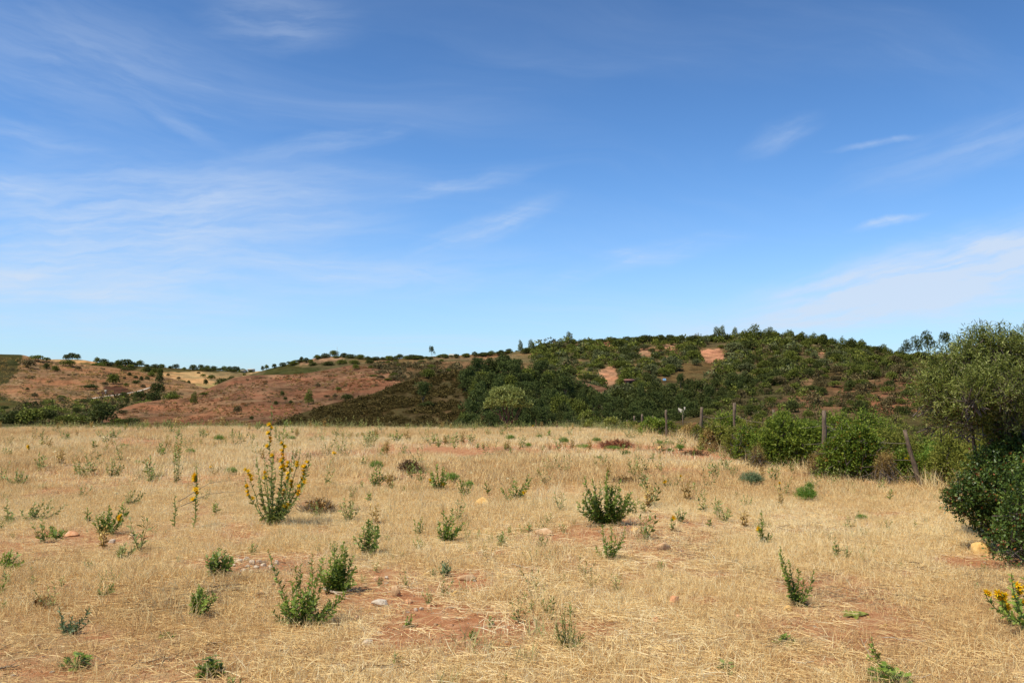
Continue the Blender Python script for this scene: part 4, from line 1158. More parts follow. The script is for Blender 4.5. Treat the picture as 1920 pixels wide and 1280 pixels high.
# white marker by the dirt road, and the road itself
Q = H['ochre'].at(198, 739)
t = thing('road_marker', 'tiny white sign at the foot of the dark brown bank by the road', 'sign', Q)
mb = MB(); V, Fa = tube([(0, 0, -.5), (0, 0, 1.4)], .05, 6); mb.add(V, Fa); link('post', mb.mesh('marker_post', M['metal']), t)
mb = MB(); box(mb, (0, -.07, 1.5), (.9, .06, .8)); link('panel', mb.mesh('marker_panel', M['white_wall']), t)
road = np.array([(140, 750.5), (160, 748.5), (180, 745.5), (200, 742.5), (215, 740.3), (228, 738.5), (243, 736.3), (255, 734.5), (265, 732.5), (275, 730.5), (284, 728.3)])
w_ = np.array([.5, .8, 1.6, 1.9, 1.9, 1.7, 1.2, 1.3, 1.6, 1.7, .6]) * .38
A = H['ochre'].at(road[:, 0], road[:, 1] + w_); B = H['ochre'].at(road[:, 0], road[:, 1] - w_)
A[:, 2] += .12; B[:, 2] += .12
mb = MB(); n_ = len(road)
mb.add(np.concatenate([A, B]), np.array([[i, i + 1, i + 1 + n_, i + n_] for i in range(n_ - 1)]))
o = link('dirt_road', mb.mesh('dirt_road', M['road'])); o['kind'] = 'structure'


# ------------------------------------------------------------------ fence
fence = thing('wire_fence', 'sagging wire fence on weathered wooden posts along the right edge of the field', 'fence', (5.6, 16, 0))
FP = [(1545, 769, 15.5, .055, 0, None), (1450, 767, 20, .05, .02, None), (1377, 755, 22, .055, -.02, None), (1316, 763, 26, .06, -.09, 'post leaning slightly left'), (1280, 778, 30, .03, .02, 'thin pale post'), (1249, 768, 28, .05, 0, None),
      (1224, 779, 31, .035, .02, 'thin pale post'), (1204, 776, 33, .05, 0, None), (1189, 779, 34, .05, .05, None), (1176, 787, 35, .04, -.1, 'short leaning post')]
fb = np.array([5.6, 16, 0])
tops = []
for px, py, Y, r_, lean, lb in [(1696, 806, 13.9, .05, .36, 'wooden post leaning steeply to the left')] + FP:
    T = pt(px, py, Y); bx = T[0] + (lean * .9 if lean > .3 else lean); zb = float(gz(bx, Y)) - .25
    P0 = np.array([bx, Y, zb]); path = P0 + (T - P0) * np.linspace(0, 1, 9)[:, None]
    path[1:-1, :2] += rng.normal(size=(7, 2)) * r_ * .12
    V, Fa = tube(path, r_ * .76 * (1 + .12 * rng.normal(size=9)) * np.linspace(1.08, .95, 9), 8)
    mb = MB(); mb.add(V - fb, Fa)
    o = link('post', mb.mesh('fence_post', M['post']), fence)
    if lb: o['label'] = lb
    tops.append((P0, T))
tops = tops[:3] + tops[3:]
for fr in (.82, .6, .38):
    for i in range(len(tops) - 1):
        a = tops[i][0] + (tops[i][1] - tops[i][0]) * fr; b = tops[i + 1][0] + (tops[i + 1][1] - tops[i + 1][0]) * fr
        p = np.linspace(a, b, 7); p[:, 2] -= .1 * (1 - (np.linspace(-1, 1, 7)) ** 2)
        mb = MB(); V, Fa = tube(p - fb, .0035, 4); mb.add(V, Fa); link('wire', mb.mesh('fence_wire', M['wire']), fence)


# ------------------------------------------------------------------ bushes along the fence
def bush(name, cx, topy, Y, wpx, leafm, label, group=None, leaf=.035, n=3000, per=6, lw=.5, nl=11, depth=1.0, wood='bark', zdrop=.1, seed=None, up=.3, flowers=0, cat='bush', slen=.12):
    r = np.random.default_rng(int(cx * 7 + topy))
    x = (cx - 960) / F * Y; w = wpx / F * Y
    zb = float(gz(x, Y)) - zdrop; zt = float(pt(cx, topy, Y)[2]); h = zt - zb
    t = thing(name, label, cat, (x, Y, zb), group)
    lob = []
    for i in range(nl):
        a = i * 2.4 + r.uniform(0, .8); q_ = math.sqrt((i + .4) / nl) * .72; rad = r.uniform(.26, .40)
        zz = h * (.30 + .42 * (1 - q_) * r.uniform(.6, 1.25)) if i % 3 else h * r.uniform(.2, .35)
        rx = rad * w * .58 * r.uniform(.75, 1.15)
        lob.append((q_ * math.cos(a) * w * .5, q_ * math.sin(a) * w * .5 * depth, zz, rx, rx * depth, min(h * .36, rad * h * 1.0)))
    mx = max(l[2] + l[5] for l in lob); lob = [(a, b, c * (h / mx), d, e, f * (h / mx)) for a, b, c, d, e, f in lob]
    c = MB(); pos, dd = crown(c, lob, n, per, slen, leaf, lw, up=up, r=r, lowcut=-.75, inner=.3)
    # ragged shoots that stand out of the outline
    out_ = np.flatnonzero(pos[:, 2] > h * .55); ns = min(len(out_), int(n / 45))
    for k in r.choice(out_, ns, replace=False):
        d = norm(dd[k] + np.array([0, 0, .6])); Ls = r.uniform(.1, .32) * (w / 1.6) ** .5; m_ = int(Ls / .03) + 2; f_ = (np.arange(m_) + .5) / m_
        V, Fa, kk = stamp(LEAF[0] * [lw, 1, 1], LEAF[1], basis(norm(d * .5 + rdir(m_, r) * .8), rdir(m_, r)), pos[k] + d * (f_ * Ls)[:, None], leaf * (1.1 - .4 * f_))
        c.add(V, Fa, np.repeat(r.uniform(.35, .95, m_), kk))
    link('foliage', c.mesh(name + '_foliage', M[leafm]), t)
    tb = MB(); trunk(tb, (0, 0, -.1), [np.array(l[:3]) for l in lob[:7]], .02 + .012 * w, r, fork=.15)
    tw = r.choice(len(pos), min(160, len(pos)), replace=False)
    for k in tw:
        V, Fa = tube([pos[k] - dd[k] * .28, pos[k] + dd[k] * slen * .8], [.006, .002], 3, False); tb.add(V, Fa)
    link('branches', tb.mesh(name + '_branches', M[wood]), t)
    if flowers:
        for k in r.choice(np.flatnonzero((pos[:, 1] < 0)), flowers, replace=False):
            f_ = link('flower', FLOWERS[int(r.integers(len(FLOWERS)))], t, pos[k] + dd[k] * .06); f_.rotation_euler = (r.uniform(.2, 1.0), 0, r.uniform(-1, 1)); f_.scale = (1.2,) * 3
    return t


def flower_mesh(seed, petal, size=.056):
    """a thistle head: spiny green cup under a tuft of strap petals"""
    r = np.random.default_rng(seed); mb = MB()
    th = np.arange(7) * 2 * math.pi / 7
    ring = lambda rad, z: np.stack([np.cos(th) * rad, np.sin(th) * rad, np.full(7, z)], -1)
    V = np.concatenate([ring(.12, 0), ring(.3, .12), ring(.26, .34)]); i = np.arange(7); j = (i + 1) % 7
    mb.add(V * size, [np.concatenate([np.stack([i, j, j + 7, i + 7], -1), np.stack([i + 7, j + 7, j + 14, i + 14], -1)]), np.array([np.arange(7)[::-1], np.arange(7) + 14])], .4, 0)
    n = 26; d = rdir(n, r); d[:, 2] = np.abs(d[:, 2]) * .8 + .25
    V, Fa, k = stamp(LEAF[0] * [.28, 1, 1], LEAF[1], basis(d, rdir(n, r)), np.tile([0, 0, .3 * size], (n, 1)), size * r.uniform(.45, .75, n))
    mb.add(V, Fa, np.repeat(r.random(n), k), 1)
    return mb.mesh('thistle_flower', [M['weed'], M[petal]])


FLOWERS = [flower_mesh(i, 'petal' if i < 4 else 'petal_old') for i in range(6)]

bush('mastic_bush', 1482, 776, 17.6, 140, 'mastic', 'largest bright green bush left of the upright grey fence post', n=5200, leaf=.05, depth=.8)
bush('mastic_bush', 1592, 767, 20.5, 170, 'mastic', 'broad fresh green bush rising behind the upright grey fence post', n=4600, leaf=.055, depth=.7)
bush('mastic_bush', 1592, 795, 14.7, 112, 'mastic_dark', 'round darker bush with reddish leaves just right of the upright grey post', n=4800, leaf=.042, depth=.8)
bush('mastic_bush', 1520, 790, 18.5, 110, 'mastic_dark', 'dark green middle part of the hedge directly behind the upright grey post', n=3600, leaf=.05, depth=.7)
bush('bramble_bush', 1668, 806, 18.5, 120, 'bush_olive', 'dull green bush between the round bush and the leaning post', n=3600, leaf=.045)
bush('bramble_bush', 1400, 800, 19.5, 55, 'mastic_dark', 'small dark bush with white umbels left of the largest bright bush', n=1700, leaf=.045)
bush('bramble_bush', 1362, 776, 25, 60, 'mastic', 'green bush around the tall brown fence post', n=1700, leaf=.06)
bush('bramble_bush', 1340, 790, 23, 60, 'bush_olive', 'dull reddish green scrub at the field edge left of the tall brown post', n=1500, leaf=.05)
bush('bramble_bush', 1400, 786, 24, 70, 'bush_olive', 'low green bush behind the fence right of the tall brown post', n=1500, leaf=.055)
bush('bramble_bush', 1228, 786, 30, 58, 'mastic', 'compact dark green bush at the far corner of the field', n=1700, leaf=.07)
bush('bramble_bush', 1146, 785, 33.5, 28, 'bush_yellow', 'yellow-green leafy bush at the far edge left of the first fence posts', n=900, leaf=.07)
bush('bramble_bush', 1104, 793, 34.5, 16, 'bush_yellow', 'smaller yellow-green bush left of the yellow-green bush', n=350, leaf=.07)
for a in ((1182, 793, 34, 34, 'bush_olive', 'low dull scrub beneath the first three fence posts'), (1206, 797, 33, 36, 'bush_dry', 'dry brown scrub left of the compact dark bush'), (1265, 793, 30, 36, 'bush_olive', 'tangled grey-green scrub right of the compact dark bush'),
          (1290, 797, 28, 40, 'bush_dry', 'dry tangle below the thin pale post'), (1312, 800, 26, 40, 'bush_olive', 'low scrub at the foot of the slightly leaning post'), (1120, 796, 36, 30, 'bush_olive', 'low scrub at the field edge near the yellow-green bushes'),
          (1160, 797, 35, 26, 'bush_olive', 'low dull scrub right of the yellow-green bush'), (1330, 806, 23, 40, 'bush_dry', 'dry grassy scrub in front of the reddish scrub'), (1375, 806, 21, 50, 'bush_olive', 'leafy scrub at the foot of the tall brown post')):
    bush('scrub_bush', *a[:5], a[5], n=900, leaf=.05, nl=8)
bush('bramble_bush', 1700, 848, 14.7, 88, 'mastic_dark', 'low leafy bush with orange flowers around the foot of the leaning post', n=2600, leaf=.04, flowers=5)
bush('bramble_bush', 1742, 800, 18, 80, 'mastic', 'light green bush behind the leaning post', n=1900, leaf=.05)
bush('broom_bush', 1762, 838, 15, 96, 'tuft', 'feathery yellow-green broom bush right of the leaning post', n=3200, leaf=.06, lw=.16, up=1.2)
bush('scrub_bush', 1652, 852, 14.2, 34, 'bush_dry', 'purplish dry brush at the right foot of the round dark bush', n=1100, leaf=.03, lw=.2, up=1.0)
bush('scrub_bush', 1417, 838, 17.0, 24, 'bush_dry', 'small grey dry brush at the left foot of the largest bright bush', n=700, leaf=.03, lw=.2, up=1.0)
bush('scrub_bush', 1530, 850, 15.2, 36, 'bush_dry', 'brown dry stalks at the foot of the upright grey post', n=800, leaf=.035, lw=.2, up=1.0)
bush('bramble_bush', 1800, 815, 14, 150, 'bush_olive', 'dull green bush mostly hidden behind the grey olive shrub', n=3400, leaf=.045)
bush('bramble_bush', 1880, 790, 13, 180, 'bush_olive', 'green thicket behind the olive shrub at the right picture edge', n=3400, leaf=.045)
bush('bramble_bush', 1700, 785, 30, 150, 'bush_olive', 'low green thicket down the slope between round bush and olive shrub', n=2600, leaf=.07)
bush('bramble_bush', 1800, 780, 28, 170, 'bush_olive', 'low dark thicket down the slope behind the olive shrub', n=2600, leaf=.07)
bush('bramble_bush', 1960, 860, 7.4, 200, 'holm_leaf', 'dark shrub outside the right picture edge beside the olive', n=3000, leaf=.03)
# thin dead tree in the gap
r_ = np.random.default_rng(5)
P = np.array([(1772 - 960) / F * 15.2, 15.2, 0]); P[2] = float(gz(P[0], P[1]))
t = thing('bare_tree', 'thin reddish bare-stemmed sapling standing left of the olive shrub', 'tree', P)
mb = MB(); trunk(mb, (0, 0, -.2), [(r_.uniform(-.35, .35), r_.uniform(-.2, .2), r_.uniform(1.2, 1.75)) for _ in range(11)], .028, r_, fork=.4, wob=.2); link('trunk', mb.mesh('sapling_trunk', M['bark_red']), t)
mb = MB(); crown(mb, [(0, 0, 1.35, .36, .3, .35)], 260, 4, .1, .035, .3, r=r_); link('crown', mb.mesh('sapling_crown', M['bush_dry']), t)


# ------------------------------------------------------------------ the two large shrubs at the right edge
def px_lobes(L, Yc, base, zs=1.0):
    out = []
    for px, py, rx, ry, dY in L:
        P_ = pt(px, py, Yc + dY); k = (Yc + dY) / F
        out.append((*(P_ - base), rx * k * .80, rx * k * .76, ry * k * zs * .80))
    return out


r_ = np.random.default_rng(11)
base = np.array([(1890 - 960) / F * 8.7, 8.8, 0.0]); base[2] = float(gz(base[0], base[1]))
t = thing('olive_shrub', 'tall grey-green wild olive shrub cut by the right picture edge', 'olive tree', base)
UL = px_lobes([(1800, 705, 62, 52, 0), (1850, 672, 54, 40, .1), (1768, 738, 42, 40, -.1), (1905, 700, 62, 50, .2), (1850, 765, 72, 52, .2), (1806, 782, 44, 32, -.2), (1945, 670, 60, 45, 0), (1965, 755, 72, 70, .2), (1748, 706, 26, 30, .1),
               (1872, 650, 30, 24, -.1), (1832, 648, 24, 22, 0), (1900, 790, 60, 40, -.3), (1760, 785, 30, 22, .2), (1745, 745, 26, 24, 0), (1990, 690, 60, 60, .3), (1880, 730, 50, 45, -.5), (1820, 740, 40, 36, -.5)], 8.7, base)
c = MB(); pos, dd = crown(c, UL, 5200, 11, .17, .042, .22, up=.75, r=r_, inner=.24, lowcut=-.9, tspread=.26, thi=.16)
# long shoots that stand out of the outline
sh = pos[(pos[:, 2] > 1.35) | (pos[:, 0] < -.62)]; k = r_.choice(len(sh), 170)
shoots = []
for p in sh[k]:
    d = norm(np.array([r_.normal() * .35 - (.35 if p[0] < -.5 else 0), r_.normal() * .3, 1.0])); Ls = r_.uniform(.12, .30)
    shoots.append((p, d, Ls))
for px, py0, py1 in ((1820, 650, 612), (1846, 645, 618), (1800, 655, 624), (1852, 650, 622), (1862, 655, 630), (1835, 650, 628), (1783, 680, 655), (1742, 715, 690), (1733, 740, 722), (1722, 765, 750)):
    a, b = pt(px, py0, 8.7) - base, pt(px + r_.uniform(-4, 4), py1, 8.7) - base
    shoots.append((a, norm(b - a), np.linalg.norm(b - a)))
tw = MB()
for p, d, Ls in shoots:
    V, Fa = tube([p - d * .1, p + d * Ls], [.004, .0015], 3, False); tw.add(V, Fa)
    n = int(Ls / .011); f = (np.arange(n) + .5) / n
    ld = norm(d * .7 + rdir(n, r_) * .75)
    V, Fa, kk = stamp(LEAF[0] * [.24, 1, 1], LEAF[1], basis(ld, rdir(n, r_)), p + d * (f * Ls)[:, None], .036 * (1.15 - f * .5))
    c.add(V, Fa, np.repeat(r_.uniform(.4, 1, n), kk))
link('crown', c.mesh('olive_crown', M['olive_leaf']), t)
trunk(tw, (0, 0, -.1), [np.array(l[:3]) for l in UL if l[0] > -.55 and l[2] > .95], .055, r_, fork=.42, wob=.2)
for k in r_.choice(len(pos), 700, replace=False):
    V, Fa = tube([pos[k] - dd[k] * .3, pos[k] - dd[k] * .1 + r_.normal(size=3) * .01, pos[k] + dd[k] * .14], [.008, .005, .0015], 3, False); tw.add(V, Fa)
link('trunk', tw.mesh('olive_wood', M['bark']), t)

base = np.array([(1905 - 960) / F * 8.2, 8.3, 0.0]); base[2] = float(gz(base[0], base[1]))
t = thing('holm_shrub', 'dense dark green spiny-leaved shrub spreading below the grey olive', 'shrub', base)
LL = px_lobes([(1858, 880, 46, 36, 0), (1905, 858, 52, 48, .1), (1825, 940, 40, 26, -.1), (1797, 933, 22, 14, -.1), (1900, 935, 60, 52, -.1), (1880, 985, 50, 30, -.2), (1945, 900, 60, 90, 0), (1840, 958, 34, 20, 0), (1912, 1003, 46, 26, -.2),
               (1802, 908, 13, 12, 0), (1890, 820, 40, 30, .3), (1812, 962, 16, 13, -.1), (1930, 970, 60, 60, 0), (1875, 910, 50, 30, -.3), (1785, 948, 10, 7, 0)], 8.25, base)
LL = [l for l in LL]
c = MB(); pos, dd = crown(c, LL, 5200, 8, .09, .03, .55, up=.35, r=r_, inner=.22, lowcut=-.9, tspread=.24, thi=.16)
link('foliage', c.mesh('holm_foliage', M['holm_leaf']), t)
tw = MB(); trunk(tw, (0, 0, -.1), [np.array(l[:3]) * [.7, .7, .8] + [0, .15, 0] for l in LL], .035, r_, fork=.06, wob=.2)
for k in r_.choice(len(pos), 220, replace=False):
    V, Fa = tube([pos[k] - dd[k] * .16, pos[k] + dd[k] * .04], [.004, .0012], 3, False); tw.add(V, Fa)
link('branches', tw.mesh('holm_wood', M['bark']), t)

# the single olive tree at the far edge of the field
r_ = np.random.default_rng(3)
Yt = 38.0; xt = (953 - 960) / F * Yt; base = np.array([xt, Yt, float(gz(xt, Yt))])
t = thing('olive_tree', 'round-crowned olive tree on a short dark trunk at the far edge of the field', 'olive tree', base)
OL = px_lobes([(940, 742, 22, 15, 0), (965, 745, 22, 13, 0), (925, 756, 16, 11, 0), (980, 758, 16, 10, 0), (952, 756, 24, 13, -.3), (932, 736, 12, 9, .2), (952, 733, 12, 9, .2), (968, 738, 12, 9, 0), (916, 762, 9, 7, 0), (988, 762, 9, 6, 0), (952, 748, 20, 12, .5)], Yt, base)
c = MB(); pos, dd = crown(c, OL, 2200, 6, .12, .085, .4, up=.5, r=r_, inner=.15, lowcut=-.5)
link('crown', c.mesh('olive_tree_crown', M['olive_tree_leaf']), t)
tw = MB(); trunk(tw, (0, 0, -.2), [np.array(l[:3]) for l in OL], .07, r_, fork=.42, wob=.12, sides=7)
link('trunk', tw.mesh('olive_tree_trunk', M['bark_red']), t)


# ------------------------------------------------------------------ weeds and thistles in the field
def stalk_path(tip, r, n=9, straight=False):
    """from the origin to tip, rising outward then upward"""
    tip = np.asarray(tip, float)
    c1 = np.array([tip[0] * (.5 if straight else .72), tip[1] * .6, tip[2] * (.5 if straight else .38)])
    u = np.linspace(0, 1, n)[:, None]
    p = 2 * u * (1 - u) * c1 + u * u * tip
    L = np.linalg.norm(tip)
    p[1:] += np.cumsum(r.normal(size=(n - 1, 3)) * L * .013, 0)
    return p


def leaves_on(mb, path, r, step, size, tmpl=SPIKY, lw=1.0, start=.08, shrink=.45, up=.45, tb=.5, spread=.15):
    seg = np.linalg.norm(np.diff(path, axis=0), axis=1); cum = np.concatenate([[0], np.cumsum(seg)]); L = cum[-1]
    n = max(3, int(L * (1 - start) / step)); f = start + (1 - start) * (np.arange(n) + r.random(n) * .6) / n; f = np.minimum(f, .998)
    P_ = np.stack([np.interp(f * L, cum, path[:, k]) for k in range(3)], -1)
    T_ = norm(np.stack([np.interp(np.minimum(f * L + .02, L), cum, path[:, k]) - np.interp(np.maximum(f * L - .02, 0), cum, path[:, k]) for k in range(3)], -1))
    a = np.arange(n) * 2.4 + r.normal(size=n) * .3
    e1 = norm(np.cross(T_, np.array([.3, .9, .1]))); e2 = np.cross(T_, e1)
    out = np.cos(a)[:, None] * e1 + np.sin(a)[:, None] * e2
    ld = norm(out + T_ * (up + .5 * f[:, None]) + r.normal(size=(n, 3)) * .2)
    V, Fa, k = stamp(tmpl[0] * [lw, 1, 1], tmpl[1], basis(ld, T_ + r.normal(size=(n, 3)) * .3), P_, size * (1.12 - shrink * f - .1 * (f > .9)) * r.uniform(.7, 1.3, n))
    mb.add(V, Fa, np.repeat(np.clip(tb + r.normal(size=n) * spread + f * .15, 0, 1), k))


def weed(px, py, tips, label, name='field_weed', cat='weed', mat='weed', group=None, leaf=.045, step=.022, lw=1.0, flowers=None, stem=.004, stemm='weed_grey', up=.45, fine=False, tmpl=SPIKY, fscale=1.0, depth=.5):
    """tips: list of (px, py[, flower places along the stalk]) in photograph pixels; the stalks spring from (px, py)"""
    r = np.random.default_rng(int(px * 13 + py * 7))
    base = ground_px(px, py)
    t = thing(name, label, cat, base - [0, 0, .01], group)
    big = fine or len(tips) <= 5
    sm, lm = MB(), MB()
    for tp in tips:
        T = pt(tp[0], tp[1], base[1]) - base
        T[1] = r.normal() * abs(T[0]) * depth + r.normal() * .04
        p = stalk_path(T, r)
        L = np.linalg.norm(T)
        if big: sm, lm = MB(), MB()
        V, Fa = tube(p, np.linspace(stem, stem * .4, len(p)), 5, False); sm.add(V, Fa)
        leaves_on(lm, p, r, step * .8, leaf * 1.1, tmpl, lw * 1.1, up=up)
        if big:
            st = link('stalk', sm.mesh(name + '_stalk', M[stemm]), t)
            link('leaves', lm.mesh(name + '_leaves', M[mat]), st)
        for f in (tp[2] if len(tp) > 2 else []):
            i = f * (len(p) - 1); i0 = min(int(i), len(p) - 2); q_ = p[i0] + (p[i0 + 1] - p[i0]) * (i - i0)
            a = r.uniform(-2.6, -.5); d = np.array([math.cos(a), math.sin(a), r.uniform(.5, 1.2)]); d /= np.linalg.norm(d)
            fo = link('flower', FLOWERS[int(r.integers(6 if f < .8 else 4))], st if big else t, q_ + d * .012)
            fo.rotation_euler = Vector(d).to_track_quat('Z', 'Y').to_euler(); fo.scale = (r.uniform(.85, 1.2) * fscale,) * 3
    if not big:
        link('stalks', sm.mesh(name + '_stalks', M[stemm]), t); link('leaves', lm.mesh(name + '_leaves', M[mat]), t)
    return t


def fan(px, py, w, h, n, seed=0, lean=0):
    r = np.random.default_rng(int(px + py * 3 + seed)); out = []
    for i in range(n):
        u = (i + .5) / n * 2 - 1 + r.normal() * .12
        out.append((px + u * w / 2 + lean, py - h * (1 - .45 * abs(u)) * r.uniform(.7, 1.05)))
    return out


# the tall golden thistle
weed(514, 984, [(510, 756, [.70, .73, .76, .79, .82, .84]), (540, 784, [.68, .71, .74, .77, .80]), (461, 877, [.9, .93, .97, 1.0, .86]), (446, 893, [.60, .72, .82, .66]), (482, 860), (497, 856, [.8]), (552, 832), (558, 842, [.8, .84]),
                (575, 850, [.84, .9]), (586, 866, [.74, .64, .6]), (566, 872, [.82, .88, .93, .97]), (552, 868, [.86, .92, .97, .8]), (556, 880, [.9, .97]), (526, 862, [.88, .94, 1.0]), (546, 910, [.9, 1.0, .95]), (529, 922, [.9, 1.0]), (543, 946, [.8, 1.0, .9]),
                (499, 888, [.97, 1.0]), (506, 846), (518, 850, [.95]), (536, 860, [.9]), (570, 886, [.86, .95]), (478, 895), (488, 905), (560, 905), (522, 880), (534, 890), (508, 870)],
     'tall golden thistle in full yellow flower, the highest plant of the field', 'golden_thistle', 'thistle', 'weed_grey', fine=True, leaf=.055, step=.034, stem=.006, fscale=1.02, depth=.4)
weed(369, 988, [(371, 882, [.5, .62, .66, .80, .84, .88])], 'single slim thistle spike with yellow flowers left of the tall thistle', 'golden_thistle', 'thistle', 'weed_grey', leaf=.05, step=.02, stem=.007, fscale=1.2)
weed(335, 986, [(331, 922)], 'bare green spike without flowers beside the slim flowering thistle', 'golden_thistle', 'thistle', 'weed_grey', leaf=.045, step=.02, stem=.006)
weed(1918, 1168, [(1838, 1092, [.88, .93, .97, 1.0, .7]), (1843, 1056), (1862, 1110, [.95, 1.0]), (1903, 1090, [.72, .8, .88, .95, .6, .66]), (1926, 1080, [.7, .8, .9]), (1878, 1120, [.8, .95]), (1895, 1138, [.9])], 'thistle with yellow flowers leaning in from the right picture edge', 'golden_thistle', 'thistle', 'weed', leaf=.045, step=.02, stem=.005, fscale=.85)
# large green weeds
weed(572, 1166, [(514, 1031), (552, 1058), (565, 1050), (588, 1022), (604, 1035), (545, 1090), (520, 1110), (600, 1075), (618, 1118), (640, 1125), (590, 1090), (575, 1080), (530, 1130), (610, 1140), (560, 1110)] + fan(575, 1166, 130, 60, 16), 'wide spreading green weed with pale stems in the left foreground', fine=True, leaf=.042, step=.015, stem=.0035)
weed(634, 1104, [(653, 1010), (650, 1030), (622, 1028), (616, 1045), (634, 1040), (642, 1048), (658, 1045), (612, 1062), (628, 1055), (648, 1062), (662, 1062), (620, 1080), (655, 1085), (640, 1070), (630, 1085), (608, 1080), (645, 1020), (618, 1050)] + fan(632, 1104, 62, 55, 14), 'dense dark green upright weed behind the wide spreading weed', mat='weed', fine=True, leaf=.045, step=.012)
weed(1136, 982, fan(1136, 982, 110, 84, 34) + [(1110, 900), (1098, 890), (1145, 884), (1160, 892), (1178, 915), (1126, 905), (1088, 930), (1184, 930)], 'largest green weed of the field, a broad clump of upright stems', fine=False, leaf=.055, step=.017, stem=.004)
weed(1140, 1046, [(1126, 982), (1148, 986), (1172, 984), (1118, 1025), (1130, 1000), (1142, 1010), (1160, 1015), (1152, 1000)], 'three-stalked green weed in front of the largest clump', fine=True, leaf=.038, step=.013)
weed(1488, 1128, [(1461, 1012), (1468, 1040), (1500, 1058), (1521, 1062), (1475, 1070), (1485, 1085), (1508, 1085), (1495, 1095), (1480, 1050), (1470, 1060), (1515, 1100)], 'dark green weed with one tall left stalk in the right foreground', fine=True, leaf=.036, step=.012)
weed(838, 1013, [(846, 948), (832, 958), (816, 985), (862, 985), (855, 990), (838, 965), (850, 968), (824, 975), (845, 980), (834, 985), (868, 978)], 'leafy upright green weed in the middle of the field', fine=True, leaf=.045, step=.014)
weed(696, 1036, fan(696, 1036, 46, 76, 13), 'green weed between the dense dark weed and the middle of the field', leaf=.045, step=.016)
weed(412, 1078, fan(416, 1078, 58, 62, 17), 'bushy green weed left of the white rubble', leaf=.045, step=.013)
weed(378, 1146, fan(378, 1146, 46, 56, 16), 'compact cone-shaped green weed left of the spreading weed', leaf=.036, step=.010)
weed(203, 998, fan(203, 998, 60, 52, 17) + [(226, 968, [.9, 1.0, .8, .95])], 'green weed with one orange flower head in the left middle', leaf=.045, step=.016)
weed(118, 1006, fan(100, 1008, 46, 26, 9), 'low green weed left of the weed with the orange flower', leaf=.045, step=.02)
weed(24, 1062, fan(22, 1062, 52, 36, 12), 'green weed low at the left picture edge', leaf=.04, step=.014)
weed(965, 937, [(942, 905), (962, 892), (968, 900), (990, 888), (996, 893), (975, 915), (985, 905), (955, 915), (982, 922, [.9, 1.0])], 'dark upright weed with a yellow bloom behind the yellowish rock', fine=True, leaf=.055, step=.02, mat='weed')
weed(826, 918, fan(824, 918, 38, 62, 12) + [(832, 908, [.9, 1.0, .95]), (806, 898, [.9])], 'yellowish green weed with yellow flowers above the leafy middle weed', mat='weed', leaf=.05, step=.02)
weed(872, 930, fan(868, 930, 32, 38, 7), 'thin green weed right of the yellow-flowered weed', mat='weed', leaf=.05, step=.024)
weed(706, 912, fan(706, 912, 34, 44, 10), 'dark leafy weed left of the brown dead bush', leaf=.055, step=.024)
weed(786, 1000, fan(786, 1000, 20, 42, 5), 'slim weed left of the leafy middle weed', mat='weed', leaf=.04, step=.022)
weed(657, 977, fan(657, 977, 36, 58, 8), 'pale thin-stemmed weed right of the tall thistle', mat='weed_pale', leaf=.045, step=.024)
weed(1426, 1016, [(1422, 953), (1432, 985), (1440, 995), (1418, 985), (1446, 1000), (1428, 990, [.9])], 'upright weed with a small yellow bloom in the right middle', leaf=.04, step=.015)
weed(1274, 976, fan(1274, 976, 18, 36, 5), 'small branching weed right of the largest clump', mat='weed_grey', leaf=.045, step=.02)
weed(1356, 976, fan(1356, 976, 30, 36, 6), 'pale green sprig on the grass left of the weed with the small yellow bloom', mat='weed_pale', leaf=.045, step=.022)
weed(1259, 992, [(1258, 972, [1.0, .9]), (1264, 980)], 'tiny weed with one bright yellow flower right of the largest clump', leaf=.04, step=.016)
weed(1564, 1042, [(1560, 1000), (1568, 1015), (1558, 1020)], 'thin lone weed in the dry grass on the right', mat='weed_grey', leaf=.035, step=.018)
weed(1206, 960, fan(1206, 960, 10, 30, 3), 'thin green sprig just right of the largest clump', mat='weed_grey', leaf=.045, step=.02)
weed(286, 902, fan(285, 902, 28, 34, 6), 'branching green weed above the bare spike', mat='weed_grey', leaf=.055, step=.03)
weed(214, 893, fan(212, 893, 34, 40, 7), 'thin olive weed left of the branching weed', mat='weed_pale', leaf=.055, step=.03)
weed(160, 893, [(130, 855), (150, 868), (172, 870), (143, 872)], 'straggly weed leaning to the left in the upper left field', mat='weed_grey', leaf=.05, step=.03)
weed(36, 908, fan(33, 908, 52, 32, 9), 'broad grey-green weed at the upper left of the field', mat='weed_grey', leaf=.055, step=.028)
weed(28, 976, [(4, 935), (14, 950), (34, 955), (22, 960)], 'arching weed at the left picture edge above the low green weed', mat='weed_grey', leaf=.05, step=.024)
weed(68, 975, fan(66, 972, 60, 40, 9, lean=6), 'sprawling grey-green weed right of the arching weed', mat='weed_grey', leaf=.05, step=.024)
weed(158, 930, fan(158, 930, 20, 30, 4), 'pale wispy weed left of the orange-flowered weed', mat='weed_pale', leaf=.045, step=.028)
weed(246, 945, fan(250, 945, 40, 36, 8), 'pale feathery weed behind the orange-flowered weed', mat='weed_pale', leaf=.045, step=.024)
weed(232, 1045, fan(236, 1045, 40, 34, 8), 'light green weed below the orange-flowered weed', mat='weed_pale', leaf=.04, step=.018)
weed(206, 1112, fan(206, 1112, 12, 24, 5), 'tiny dark sprig in the left foreground grass', mat='weed_grey', leaf=.03, step=.012)
weed(140, 1178, [(104, 1138), (118, 1150), (170, 1135), (160, 1150), (132, 1152), (148, 1155), (125, 1160), (165, 1160)], 'leggy blue-green weed in the left foreground', mat='tuft_blue', leaf=.03, step=.011)
